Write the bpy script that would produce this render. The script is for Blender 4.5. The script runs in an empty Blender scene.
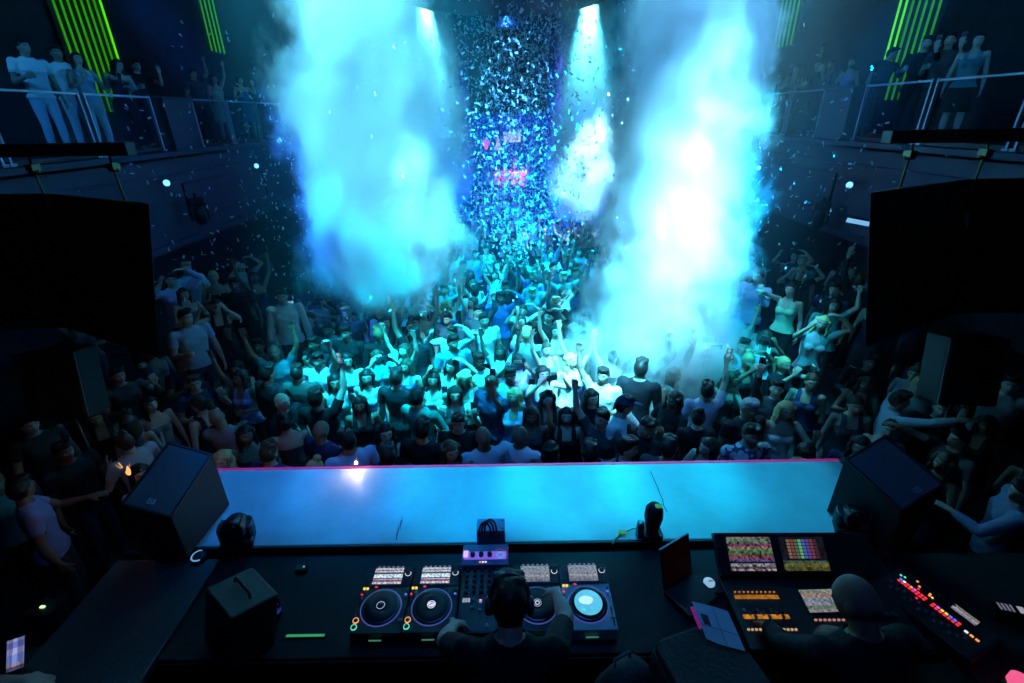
import bpy, bmesh, math, random
import numpy as np
from mathutils import Vector, Matrix, Euler, Quaternion

SC = bpy.context.scene
COL = SC.collection
PI = math.pi
R = math.radians

# ------------------------------------------------------------------ camera numbers
CAM_Z = 4.7
TH = R(25.2)
ROLL = R(-0.9)
FPX = 480.0
CAM_ROT = Euler((PI / 2 - TH, 0, 0)).to_matrix() @ Matrix.Rotation(ROLL, 3, 'Z')


def ray(px, py):
    return CAM_ROT @ Vector(((px - 512) / FPX, -(py - 341.5) / FPX, -1.0))


def at_z(px, py, z):
    d = ray(px, py)
    t = (z - CAM_Z) / d.z
    return Vector((0, 0, CAM_Z)) + d * t


def at_y(px, py, y):
    d = ray(px, py)
    t = y / d.y
    return Vector((0, 0, CAM_Z)) + d * t


def project(p):
    v = CAM_ROT.transposed() @ (Vector(p) - Vector((0, 0, CAM_Z)))
    return (512 + FPX * v.x / -v.z, 341.5 - FPX * v.y / -v.z, -v.z)


# ------------------------------------------------------------------ materials
MATS = {}


def nd(nt, t, **kw):
    n = nt.nodes.new(t)
    for k, v in kw.items():
        setattr(n, k, v)
    return n


def mat(name, col=(0.5, 0.5, 0.5), rough=0.5, metal=0.0, noise=0.0, nscale=20.0, emit=None, estr=0.0, spec=0.5, bump=0.0, trans=0.0, alpha=1.0):
    if name in MATS:
        return MATS[name]
    m = bpy.data.materials.new(name)
    m.use_nodes = True
    nt = m.node_tree
    b = nt.nodes['Principled BSDF']
    b.inputs['Base Color'].default_value = (*col, 1)
    b.inputs['Roughness'].default_value = rough
    b.inputs['Metallic'].default_value = metal
    b.inputs['Specular IOR Level'].default_value = spec
    b.inputs['Transmission Weight'].default_value = trans
    b.inputs['Alpha'].default_value = alpha
    if noise > 0 or bump > 0:
        tc = nd(nt, 'ShaderNodeTexCoord')
        nz = nd(nt, 'ShaderNodeTexNoise')
        nz.inputs['Scale'].default_value = nscale
        nz.inputs['Detail'].default_value = 4
        nt.links.new(tc.outputs['Object'], nz.inputs['Vector'])
        if noise > 0:
            rp = nd(nt, 'ShaderNodeValToRGB')
            rp.color_ramp.elements[0].position = 0.3
            rp.color_ramp.elements[1].position = 0.75
            rp.color_ramp.elements[0].color = (*[max(0, c * (1 - noise)) for c in col], 1)
            rp.color_ramp.elements[1].color = (*[min(1, c * (1 + noise)) for c in col], 1)
            nt.links.new(nz.outputs['Fac'], rp.inputs['Fac'])
            nt.links.new(rp.outputs['Color'], b.inputs['Base Color'])
        if bump > 0:
            bp = nd(nt, 'ShaderNodeBump')
            bp.inputs['Strength'].default_value = bump
            bp.inputs['Distance'].default_value = 0.01
            nt.links.new(nz.outputs['Fac'], bp.inputs['Height'])
            nt.links.new(bp.outputs['Normal'], b.inputs['Normal'])
    if emit:
        b.inputs['Emission Color'].default_value = (*emit, 1)
        b.inputs['Emission Strength'].default_value = estr
    MATS[name] = m
    return m


# ------------------------------------------------------------------ mesh builder
class MB:
    def __init__(self):
        self.v = []
        self.f = []
        self.mi = []
        self.sm = []
        self.m = 0

    def add(self, vs, fs, M=None, smooth=False):
        o = len(self.v)
        for p in vs:
            p = Vector(p)
            self.v.append(tuple(M @ p if M is not None else p))
        for f in fs:
            self.f.append([o + i for i in f])
            self.mi.append(self.m)
            self.sm.append(smooth)
        return self

    def box(self, c, s, M=None):
        x, y, z = s[0] / 2, s[1] / 2, s[2] / 2
        vs = [(c[0] + a * x, c[1] + b * y, c[2] + d * z) for a in (-1, 1) for b in (-1, 1) for d in (-1, 1)]
        fs = [(0, 1, 3, 2), (4, 6, 7, 5), (0, 4, 5, 1), (2, 3, 7, 6), (0, 2, 6, 4), (1, 5, 7, 3)]
        return self.add(vs, fs, M)

    def rbox(self, c, s, r, M=None, n=4):
        """box with vertical edges rounded"""
        x, y, z = s[0] / 2 - r, s[1] / 2 - r, s[2] / 2
        ring = []
        for cx, cy, a0 in ((x, y, 0), (-x, y, PI / 2), (-x, -y, PI), (x, -y, 1.5 * PI)):
            for k in range(n + 1):
                a = a0 + k * PI / 2 / n
                ring.append((c[0] + cx + r * math.cos(a), c[1] + cy + r * math.sin(a)))
        return self.prism(ring, c[2] - z, c[2] + z, M)

    def prism(self, ring, z0, z1, M=None):
        n = len(ring)
        vs = [(p[0], p[1], z0) for p in ring] + [(p[0], p[1], z1) for p in ring]
        fs = [list(range(n))[::-1], list(range(n, 2 * n))]
        fs += [(i, (i + 1) % n, n + (i + 1) % n, n + i) for i in range(n)]
        return self.add(vs, fs, M)

    def lathe(self, prof, n=24, M=None, smooth=True, cap=True):
        """prof: list of (r, z)"""
        vs, fs = [], []
        for r, z in prof:
            for k in range(n):
                a = 2 * PI * k / n
                vs.append((r * math.cos(a), r * math.sin(a), z))
        for j in range(len(prof) - 1):
            for k in range(n):
                k2 = (k + 1) % n
                fs.append((j * n + k, j * n + k2, (j + 1) * n + k2, (j + 1) * n + k))
        if cap:
            fs.append(list(range(n))[::-1])
            fs.append([(len(prof) - 1) * n + k for k in range(n)])
        return self.add(vs, fs, M, smooth)

    def ring(self, r0, r1, z0, z1, n=24):
        """flat ring between radii r0 < r1"""
        return self.lathe([(r0, z0), (r1, z0), (r1, z1), (r0, z1), (r0, z0)], n, None, False, False)

    def cyl(self, a, b, r, n=12, r2=None, smooth=True):
        return self.tube([a, b], [r, r if r2 is None else r2], n, False, smooth)

    def tube(self, pts, rad, n=10, round_caps=False, smooth=True, M=None):
        pts = [Vector(p) for p in pts]
        if not isinstance(rad, (list, tuple)):
            rad = [rad] * len(pts)
        P, Rr = list(pts), list(rad)
        T = []
        for i in range(len(P)):
            t = (P[min(i + 1, len(P) - 1)] - P[max(i - 1, 0)])
            T.append(t.normalized() if t.length > 1e-9 else Vector((0, 0, 1)))
        if round_caps:
            a, b = [], []
            for k in range(3):
                ang = PI / 2 * (k + 0.35) / 3
                a.append((P[0] - T[0] * Rr[0] * math.cos(ang), Rr[0] * math.sin(ang), T[0]))
                b.append((P[-1] + T[-1] * Rr[-1] * math.cos(ang), Rr[-1] * math.sin(ang), T[-1]))
            seq = a + list(zip(P, Rr, T)) + b[::-1]
        else:
            seq = list(zip(P, Rr, T))
        vs, fs = [], []
        u = None
        for p, r, t in seq:
            if u is None:
                u = t.orthogonal().normalized()
            else:
                u = (u - t * u.dot(t))
                u = u.normalized() if u.length > 1e-6 else t.orthogonal().normalized()
            w = t.cross(u)
            for k in range(n):
                a = 2 * PI * k / n
                vs.append(p + (u * math.cos(a) + w * math.sin(a)) * r)
        for j in range(len(seq) - 1):
            for k in range(n):
                k2 = (k + 1) % n
                fs.append((j * n + k, j * n + k2, (j + 1) * n + k2, (j + 1) * n + k))
        fs.append(list(range(n))[::-1])
        fs.append([(len(seq) - 1) * n + k for k in range(n)])
        return self.add(vs, fs, M, smooth)

    def ell(self, c, r, M=None, nu=16, nv=12, fn=None):
        vs, fs = [], []
        c = Vector(c)
        for j in range(1, nv):
            ph = PI * j / nv
            for k in range(nu):
                a = 2 * PI * k / nu
                p = Vector((math.sin(ph) * math.cos(a), math.sin(ph) * math.sin(a), math.cos(ph)))
                vs.append(c + Vector((p.x * r[0], p.y * r[1], p.z * r[2])))
        vs.append(c + Vector((0, 0, r[2])))
        vs.append(c - Vector((0, 0, r[2])))
        T, B = len(vs) - 2, len(vs) - 1
        for j in range(nv - 2):
            for k in range(nu):
                k2 = (k + 1) % nu
                fs.append((j * nu + k, (j + 1) * nu + k, (j + 1) * nu + k2, j * nu + k2))
        for k in range(nu):
            k2 = (k + 1) % nu
            fs.append((T, k, k2))
            fs.append((B, (nv - 2) * nu + k2, (nv - 2) * nu + k))
        if fn:
            vs = [fn(Vector(v)) for v in vs]
        return self.add(vs, fs, M, True)

    def rings(self, secs, n=20, M=None, power=2.3):
        """secs: (cx, cy, cz, rx, ry) elliptical sections stacked along z"""
        vs, fs = [], []
        for cx, cy, cz, rx, ry in secs:
            for k in range(n):
                a = 2 * PI * k / n
                ca, sa = math.cos(a), math.sin(a)
                e = 2 / power
                vs.append((cx + rx * math.copysign(abs(ca) ** e, ca), cy + ry * math.copysign(abs(sa) ** e, sa), cz))
        for j in range(len(secs) - 1):
            for k in range(n):
                k2 = (k + 1) % n
                fs.append((j * n + k, j * n + k2, (j + 1) * n + k2, (j + 1) * n + k))
        fs.append(list(range(n))[::-1])
        fs.append([(len(secs) - 1) * n + k for k in range(n)])
        return self.add(vs, fs, M, True)

    def mesh(self, name):
        me = bpy.data.meshes.new(name)
        me.from_pydata(self.v, [], self.f)
        me.polygons.foreach_set('use_smooth', self.sm)
        me.polygons.foreach_set('material_index', self.mi)
        me.update()
        return me

    def build(self, name, mats, parent=None, bevel=0.0, loc=None, rot=None, M=None):
        me = self.mesh(name)
        if not isinstance(mats, (list, tuple)):
            mats = [mats]
        for m in mats:
            me.materials.append(m)
        o = bpy.data.objects.new(name, me)
        COL.objects.link(o)
        if parent is not None:
            o.parent = parent
        if M is not None:
            o.matrix_basis = M
        if loc is not None:
            o.location = loc
        if rot is not None:
            o.rotation_euler = rot
        if bevel > 0:
            md = o.modifiers.new('Bevel', 'BEVEL')
            md.width = bevel
            md.segments = 2
            md.limit_method = 'ANGLE'
        return o


def tag(o, label=None, cat=None, group=None, kind=None):
    if label:
        o['label'] = label
    if cat:
        o['category'] = cat
    if group:
        o['group'] = group
    if kind:
        o['kind'] = kind
    return o


def thing(name, label, cat, loc=(0, 0, 0), rot=(0, 0, 0), group=None, M=None):
    o = bpy.data.objects.new(name, None)
    o.empty_display_size = 0.1
    COL.objects.link(o)
    if M is not None:
        o.matrix_world = M
    else:
        o.location = loc
        o.rotation_euler = rot
    return tag(o, label, cat, group)


def struct(name, mb, m, label=None, bevel=0.0):
    o = mb.build(name, m, bevel=bevel)
    o['kind'] = 'structure'
    if label:
        o['label'] = label
    return o


def copy_tree(o, parent=None):
    c = o.copy()
    COL.objects.link(c)
    if parent is not None:
        c.parent = parent
    for ch in list(o.children):
        copy_tree(ch, c)
    return c


def basis(x, y, z, o):
    """matrix from axes and origin"""
    return Matrix(((x[0], y[0], z[0], o[0]), (x[1], y[1], z[1], o[1]), (x[2], y[2], z[2], o[2]), (0, 0, 0, 1)))
# ================================================================== people
def objcolor_mat(name, rough=0.8, skin=False, spec=0.3, weave=0.0):
    m = bpy.data.materials.new(name)
    m.use_nodes = True
    nt = m.node_tree
    b = nt.nodes['Principled BSDF']
    b.inputs['Roughness'].default_value = rough
    b.inputs['Specular IOR Level'].default_value = spec
    oi = nd(nt, 'ShaderNodeObjectInfo')
    last = oi.outputs['Color']
    L = nt.links.new
    if weave > 0:
        tc = nd(nt, 'ShaderNodeTexCoord')
        nz = nd(nt, 'ShaderNodeTexNoise')
        nz.inputs['Scale'].default_value = 14
        nz.inputs['Detail'].default_value = 3
        L(tc.outputs['Object'], nz.inputs['Vector'])
        bp = nd(nt, 'ShaderNodeBump')
        bp.inputs['Strength'].default_value = weave
        bp.inputs['Distance'].default_value = 0.02
        L(nz.outputs['Fac'], bp.inputs['Height'])
        L(bp.outputs['Normal'], b.inputs['Normal'])
    if skin:
        at = nd(nt, 'ShaderNodeAttribute', attribute_name='hp')
        sep = nd(nt, 'ShaderNodeSeparateXYZ')
        L(at.outputs['Vector'], sep.inputs[0])
        ab = nd(nt, 'ShaderNodeMath', operation='ABSOLUTE')
        L(sep.outputs['X'], ab.inputs[0])
        cmb = nd(nt, 'ShaderNodeCombineXYZ')
        L(ab.outputs[0], cmb.inputs['X'])
        L(sep.outputs['Y'], cmb.inputs['Y'])
        L(sep.outputs['Z'], cmb.inputs['Z'])

        def spot(center, scale, r0, r1, colr, last, amount=1.0):
            mp = nd(nt, 'ShaderNodeVectorMath', operation='SUBTRACT')
            L(cmb.outputs[0], mp.inputs[0])
            mp.inputs[1].default_value = center
            sc = nd(nt, 'ShaderNodeVectorMath', operation='MULTIPLY')
            L(mp.outputs[0], sc.inputs[0])
            sc.inputs[1].default_value = scale
            ln = nd(nt, 'ShaderNodeVectorMath', operation='LENGTH')
            L(sc.outputs[0], ln.inputs[0])
            mr = nd(nt, 'ShaderNodeMapRange')
            mr.inputs['From Min'].default_value = r1
            mr.inputs['From Max'].default_value = r0
            mr.inputs['To Max'].default_value = amount
            L(ln.outputs['Value'], mr.inputs['Value'])
            mx = nd(nt, 'ShaderNodeMixRGB')
            L(mr.outputs[0], mx.inputs['Fac'])
            L(last, mx.inputs['Color1'])
            mx.inputs['Color2'].default_value = (*colr, 1)
            return mx.outputs['Color']
        last = spot((0.031, -0.085, 0.010), (1, .5, 1.9), .015, .019, (0.62, 0.6, 0.58), last)
        last = spot((0.031, -0.09, 0.010), (1, .5, 1.0), .0065, .008, (0.02, 0.012, 0.008), last)
        last = spot((0.033, -0.09, 0.034), (1, .5, 3.6), .022, .026, (0.03, 0.018, 0.012), last, .85)
        last = spot((0.0, -0.095, -0.062), (1, .5, 2.6), .022, .028, (0.33, 0.08, 0.07), last, .8)
    L(last, b.inputs['Base Color'])
    return m


SKIN = objcolor_mat('skin', 0.55, True, 0.35)
FABRIC = objcolor_mat('fabric', 0.85, weave=0.5)
HAIRM = objcolor_mat('hair_strands', 0.5, weave=0.8)


def pattern_mat():
    m = bpy.data.materials.new('floral_fabric')
    m.use_nodes = True
    nt = m.node_tree
    b = nt.nodes['Principled BSDF']
    b.inputs['Roughness'].default_value = 0.8
    tc = nd(nt, 'ShaderNodeTexCoord')
    vo = nd(nt, 'ShaderNodeTexVoronoi')
    vo.inputs['Scale'].default_value = 16
    nt.links.new(tc.outputs['Object'], vo.inputs['Vector'])
    rp = nd(nt, 'ShaderNodeValToRGB')
    rp.color_ramp.interpolation = 'CONSTANT'
    rp.color_ramp.elements[0].color = (0.75, 0.8, 0.85, 1)
    rp.color_ramp.elements[1].position = 0.60
    rp.color_ramp.elements[1].color = (0.06, 0.08, 0.2, 1)
    nt.links.new(vo.outputs['Distance'], rp.inputs['Fac'])
    nt.links.new(rp.outputs['Color'], b.inputs['Base Color'])
    return m


FLORAL = pattern_mat()
_TMP = []


def remesh(mb, voxel, smooth=2, decimate=None):
    """one continuous skin over all the pieces in mb"""
    me = mb.mesh('tmp')
    o = bpy.data.objects.new('tmp', me)
    COL.objects.link(o)
    r = o.modifiers.new('r', 'REMESH')
    r.mode = 'VOXEL'
    r.voxel_size = voxel
    r.use_smooth_shade = True
    if smooth:
        s = o.modifiers.new('s', 'SMOOTH')
        s.factor = 0.5
        s.iterations = smooth
    dg = bpy.context.evaluated_depsgraph_get()
    dg.update()
    ev = o.evaluated_get(dg)
    out = bpy.data.meshes.new_from_object(ev, depsgraph=dg)
    bpy.data.objects.remove(o)
    bpy.data.meshes.remove(me)
    return out


def mesh_np(me):
    n = len(me.vertices)
    co = np.empty(n * 3, np.float32)
    me.vertices.foreach_get('co', co)
    no = np.empty(n * 3, np.float32)
    me.vertices.foreach_get('normal', no)
    ls = np.empty(len(me.loops), np.int32)
    me.loops.foreach_get('vertex_index', ls)
    pt = np.empty(len(me.polygons), np.int32)
    me.polygons.foreach_get('loop_total', pt)
    return co.reshape(-1, 3), no.reshape(-1, 3), ls, pt


def submesh(me, vmask, offset, name):
    """shell of the faces whose vertices are all in vmask, pushed out along the normals"""
    co, no, ls, pt = mesh_np(me)
    st = np.concatenate([[0], np.cumsum(pt)[:-1]])
    ok = np.logical_and.reduceat(vmask[ls], st)
    idx = np.where(ok)[0]
    used = np.zeros(len(co), bool)
    fl = []
    for i in idx:
        f = ls[st[i]:st[i] + pt[i]]
        used[f] = True
        fl.append(f)
    remap = np.cumsum(used) - 1
    off = offset[:, None] if isinstance(offset, np.ndarray) else offset
    nv = (co + no * off)[used]
    m2 = bpy.data.meshes.new(name)
    m2.from_pydata(nv.tolist(), [], [remap[f].tolist() for f in fl])
    m2.polygons.foreach_set('use_smooth', [True] * len(fl))
    m2.update()
    return m2


def head_fn(p):
    """p on a unit-ish head ellipsoid, local head frame: face looks to -Y, z up"""
    x, y, z = p
    front = max(0.0, -y / 0.095)
    if z < 0.0:
        t = min(1.0, -z / 0.118)
        x *= 1 - 0.30 * t
        y = y * (1 - 0.10 * t) if y < 0 else y * (1 - 0.42 * t)
    if y > 0:
        y *= 1.06

    def g(cx, cz, sx, sz):
        return math.exp(-((x - cx) / sx) ** 2 - ((z - cz) / sz) ** 2)
    if front > 0.2:
        dy = 0
        dy += 0.011 * (g(0.031, 0.010, 0.019, 0.013) + g(-0.031, 0.010, 0.019, 0.013))
        dy -= 0.006 * (g(0.03, 0.036, 0.03, 0.012) + g(-0.03, 0.036, 0.03, 0.012))
        dy -= 0.020 * g(0, -0.022, 0.014, 0.016) + 0.010 * g(0, 0.002, 0.010, 0.018)
        dy -= 0.008 * g(0, -0.062, 0.022, 0.012)
        dy += 0.004 * g(0, -0.078, 0.025, 0.006)
        dy -= 0.008 * g(0, -0.103, 0.024, 0.016)
        y += dy * min(1, front * 1.3)
    return Vector((x, y, z))


def v3(a):
    return Vector(a)


def hand_to(mb, w, d, nrm, side, curl=0.25, scale=1.0, grip=None):
    """hand: palm + five unequal fingers; w wrist, d direction of the hand, nrm palm normal, side +1: thumb on +lat"""
    d = v3(d).normalized()
    nrm = v3(nrm)
    nrm = (nrm - d * nrm.dot(d)).normalized()
    lat = d.cross(nrm) * side
    s = scale
    # palm
    for q in (-1, 0, 1):
        a = w + lat * (q * 0.021 * s) + d * 0.008
        b = w + lat * (q * 0.026 * s) + d * 0.085 * s
        mb.tube([a, (a + b) / 2, b], [0.015 * s, 0.0165 * s, 0.0145 * s], 8, True)
    # fingers
    for q, ln in ((0.033, 0.070), (0.011, 0.080), (-0.011, 0.074), (-0.032, 0.058)):
        p = w + lat * (q * s) + d * 0.088 * s
        dirv = (d + lat * q * 5.0).normalized()
        pts = [p]
        ang = 0
        for k in range(3):
            ang += curl * (0.7 + 0.5 * k)
            dd = dirv * math.cos(ang) + nrm * math.sin(ang)
            p = p + dd * (ln * s * (0.44, 0.32, 0.24)[k])
            pts.append(p)
        mb.tube(pts, [0.0098 * s, 0.0092 * s, 0.0086 * s, 0.0072 * s], 8, True)
    # thumb from the side of the palm
    p0 = w + lat * 0.024 * s + d * 0.025 * s
    p1 = p0 + (lat * 0.75 + d * 0.7 + nrm * 0.25).normalized() * 0.035 * s
    p2 = p1 + (lat * 0.35 + d * 0.9 + nrm * (0.2 + curl)).normalized() * 0.030 * s
    p3 = p2 + (lat * 0.1 + d * 0.95 + nrm * (0.3 + curl)).normalized() * 0.024 * s
    mb.tube([p0, p1, p2, p3], [0.0135 * s, 0.0115 * s, 0.0100 * s, 0.0080 * s], 8, True)
    return w + d * 0.095 * s + nrm * 0.03


class Proto:
    pass


def make_person(pose, fem=False, voxel=0.0095, build=1.0, sleeve=0.55, top='tee', bottom='pants'):
    """pose: dict with R / L = (upper-arm dir, forearm dir, hand dir, palm normal, curl), lean, twist, head=(pitch, yaw, tilt)
    person frame: feet at z=0, looks to -Y, its right hand at -X"""
    mb = MB()
    sh = 0.172 if fem else 0.198
    hipw = 0.150 if fem else 0.142
    b = build
    lean, twist = pose.get('lean', 0), pose.get('twist', 0)
    side = pose.get('side', 0)
    piv = Vector((0, 0, 0.95))
    TM = Matrix.Translation(piv) @ Matrix.Rotation(twist, 4, 'Z') @ Matrix.Rotation(side, 4, 'Y') @ Matrix.Rotation(lean, 4, 'X') @ Matrix.Translation(-piv)
    # pelvis + torso
    wst = 0.118 if fem else 0.138
    chest = 0.150 if fem else 0.170
    mb.rings([(0, 0.005, 0.80, hipw * .80, 0.085), (0, 0.008, 0.86, hipw * b, 0.105 * b), (0, 0.008, 0.92, hipw * b, 0.108 * b), (0, 0.0, 0.99, hipw * .93 * b, 0.098 * b)], 20)
    secs = [(0, 0.0, 0.94, hipw * .95 * b, 0.098 * b), (0, -0.004, 1.02, wst * 1.04 * b, 0.092 * b), (0, -0.004, 1.09, wst * b, 0.088 * b), (0, -0.004, 1.17, (wst + chest) / 2 * b, 0.098 * b),
            (0, -0.006, 1.26, chest * b, 0.112 * b), (0, 0.0, 1.34, chest * 1.04 * b, 0.108), (0, 0.006, 1.40, sh * .90, 0.088), (0, 0.010, 1.445, sh * .62, 0.066), (0, 0.012, 1.475, 0.075, 0.055)]
    mb.rings(secs, 24, TM)
    if fem:
        for sx in (-1, 1):
            mb.ell((sx * 0.068, -0.088, 1.265), (0.062, 0.050, 0.060), TM, 12, 8)
    else:
        for sx in (-1, 1):
            mb.ell((sx * 0.075, -0.080, 1.30), (0.075, 0.036, 0.055), TM, 12, 8)
    # neck + head
    hp, hy, ht = pose.get('head', (0, 0, 0))
    nb = TM @ Vector((0, 0.012, 1.455))
    NM = Matrix.Translation(nb) @ TM.to_3x3().to_4x4() @ Matrix.Rotation(hy, 4, 'Z') @ Matrix.Rotation(ht, 4, 'Y') @ Matrix.Rotation(hp - lean * 0.6, 4, 'X')
    HM = NM @ Matrix.Translation((0, -0.018, 0.150))
    mb.tube([TM @ Vector((0, 0.014, 1.42)), nb, HM @ Vector((0, 0.020, -0.04))], [0.062, 0.054 if fem else 0.060, 0.055], 14, True)
    mb.ell((0, 0, 0), (0.0755, 0.095, 0.118), HM, 28, 22, head_fn)
    for sx in (-1, 1):
        mb.ell((sx * 0.0765, 0.012, -0.005), (0.010, 0.019, 0.031), HM, 8, 8)
    bones = [('head', HM @ Vector((0, 0, -0.07)), HM @ Vector((0, 0, 0.09)), 0.085), ('neck', nb - TM.to_3x3() @ Vector((0, 0, 0.01)), HM @ Vector((0, 0.02, -0.06)), 0.056),
             ('torso', TM @ Vector((0, 0, 1.05)), TM @ Vector((0, 0, 1.36)), 0.135), ('pelvis', Vector((-0.05, 0, 0.90)), Vector((0.05, 0, 0.90)), 0.12)]
    # arms
    out = {}
    for key, sx in (('R', -1), ('L', 1)):
        ua, fa, hd, pn, curl = pose[key]
        S = TM @ Vector((sx * sh, 0.008, 1.405))
        raise_ = max(0, v3(ua).normalized().z)
        S = S + Vector((-sx * 0.02 * raise_, 0, 0.035 * raise_))
        E = S + v3(ua).normalized() * 0.285
        W = E + v3(fa).normalized() * 0.250
        k = 0.86 if fem else 1.0
        k *= (0.5 + 0.5 * b)
        mb.ell(S, (0.058 * k, 0.056 * k, 0.058 * k), None, 12, 10)
        inn = TM @ Vector((sx * sh * 0.55, 0.008, 1.37))
        mb.tube([inn, S], [0.07 * k, 0.056 * k], 12, True)
        mb.tube([S, S.lerp(E, .35), S.lerp(E, .75), E], [0.055 * k, 0.052 * k, 0.043 * k, 0.040 * k], 12, True)
        mb.tube([E, E.lerp(W, .28), E.lerp(W, .7), W], [0.040 * k, 0.043 * k, 0.032 * k, 0.026 * k], 12, True)
        out[key] = hand_to(mb, W, hd, pn, 1 if key == 'R' else -1, curl, 0.94 if fem else 1.04)
        out[key + 'w'] = W
        bones += [('uarm' + key, S, E, 0.046 * k), ('farm' + key, E, W, 0.035 * k), ('hand' + key, W + v3(hd).normalized() * .02, W + v3(hd).normalized() * 0.16, 0.03)]
    # legs
    spread = pose.get('spread', 0.105)
    for sx in (-1, 1):
        H = Vector((sx * 0.082, 0.0, 0.90))
        kb = pose.get('knee', 0.02)
        K = Vector((sx * (0.082 + spread) / 2 * 1.02, -0.02 - kb, 0.49))
        A = Vector((sx * spread, 0.02, 0.085))
        mb.tube([H, H.lerp(K, .3), H.lerp(K, .75), K], [0.088 * b, 0.083 * b, 0.062, 0.056], 14, True)
        mb.tube([K, K.lerp(A, .3), K.lerp(A, .75), A], [0.055, 0.057, 0.040, 0.036], 12, True)
        mb.tube([A + Vector((0, .03, -.045)), A + Vector((sx * .01, -0.08, -.05)), A + Vector((sx * .018, -0.165, -.058))], [0.038, 0.036, 0.026], 10, True)
        bones += [('leg', H, K, 0.07), ('shin', K, A, 0.048), ('foot', A + Vector((0, .03, -.05)), A + Vector((sx * .018, -.165, -.055)), 0.035)]
    me = remesh(mb, voxel, 2)
    co, no, ls, pt = mesh_np(me)
    # nearest bone
    best = np.full(len(co), 1e9, np.float32)
    cls = np.zeros(len(co), np.int32)
    tt = np.zeros(len(co), np.float32)
    for i, (nm, a, c, r) in enumerate(bones):
        a, c = np.array(a), np.array(c)
        ab = c - a
        t = np.clip(((co - a) @ ab) / (ab @ ab), 0, 1)
        dd = np.linalg.norm(co - (a + t[:, None] * ab), axis=1) - r
        m_ = dd < best
        best[m_] = dd[m_]
        cls[m_] = i
        tt[m_] = t[m_]
    names = np.array([x[0] for x in bones])[cls]
    TMi = np.array(TM.inverted())
    zl = (co @ TMi[:3, :3].T + TMi[:3, 3])[:, 2]
    HMi = np.array(HM.inverted())
    hl = co @ HMi[:3, :3].T + HMi[:3, 3]
    at = me.attributes.new('hp', 'FLOAT_VECTOR', 'POINT')
    at.data.foreach_set('vector', hl.astype(np.float32).ravel())
    isarm = np.char.startswith(names, 'uarm')
    torso = (names == 'torso') | ((names == 'pelvis') & (zl > 0.93))
    hipish = (names == 'pelvis')
    if top == 'tee':
        msk = torso | (isarm & (tt < sleeve)) | ((names == 'neck') & (zl < 1.452) & (hl[:, 2] < -0.125))
        lowz = 0.90
    elif top == 'long':
        msk = torso | isarm | (np.char.startswith(names, 'farm') & (tt < 0.90)) | ((names == 'neck') & (zl < 1.462) & (hl[:, 2] < -0.12))
        lowz = 0.84
    elif top == 'tank':
        msk = torso & (zl < 1.33) | (torso & (np.abs(co[:, 0]) < 0.12) & (np.abs(co[:, 0]) > 0.05) & (zl < 1.47))
        lowz = 0.90
    else:  # strapless
        msk = torso & (zl < 1.315)
        lowz = 0.90
    msk = msk | (hipish & (co[:, 2] > lowz)) | ((names == 'leg') & (co[:, 2] > lowz))
    # loose hang: more offset low on the torso
    off = np.where(isarm, 0.011, 0.011 + 0.014 * np.clip((1.2 - zl) / 0.3, 0, 1)).astype(np.float32)
    m_top = submesh(me, msk, off, 'top')
    legm = (names == 'leg') | (names == 'shin')
    if bottom == 'pants':
        pm = (hipish & (co[:, 2] < 0.99)) | (legm & (co[:, 2] > 0.10)) | ((names == 'torso') & (zl < 1.02))
        m_bot = submesh(me, pm, 0.005, "trousers")
    elif bottom == 'shorts':
        pm = (hipish & (co[:, 2] < 0.99)) | (legm & (co[:, 2] > 0.55)) | ((names == 'torso') & (zl < 1.02))
        m_bot = submesh(me, pm, 0.010, 'shorts')
    else:
        sk = MB()
        sk.rings([(0, 0, 0.52, 0.21, 0.16), (0, 0, 0.70, 0.20, 0.15), (0, 0, 0.86, 0.185, 0.13), (0, 0, 0.95, 0.158, 0.114), (0, 0, 1.0, 0.125, 0.092)], 24)
        m_bot = sk.mesh('skirt')
    p = Proto()
    p.body, p.top, p.bottom = me, m_top, m_bot
    p.top_name = {'tee': 'shirt', 'long': 'shirt', 'tank': 'tank_top', 'strapless': 'strapless_top'}[top]
    p.bottom_name = {'pants': 'trousers', 'shorts': 'shorts', 'skirt': 'skirt'}[bottom]
    p.HM = HM
    p.hand = out
    p.fem = fem
    shoe = (names == 'foot') & (co[:, 2] < 0.10)
    p.shoe = submesh(me, shoe, 0.006, 'shoes')
    me.materials.clear()
    me.materials.append(SKIN)
    m_top.materials.append(FABRIC)
    m_bot.materials.append(FABRIC)
    p.shoe.materials.append(FABRIC)
    return p


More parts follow.
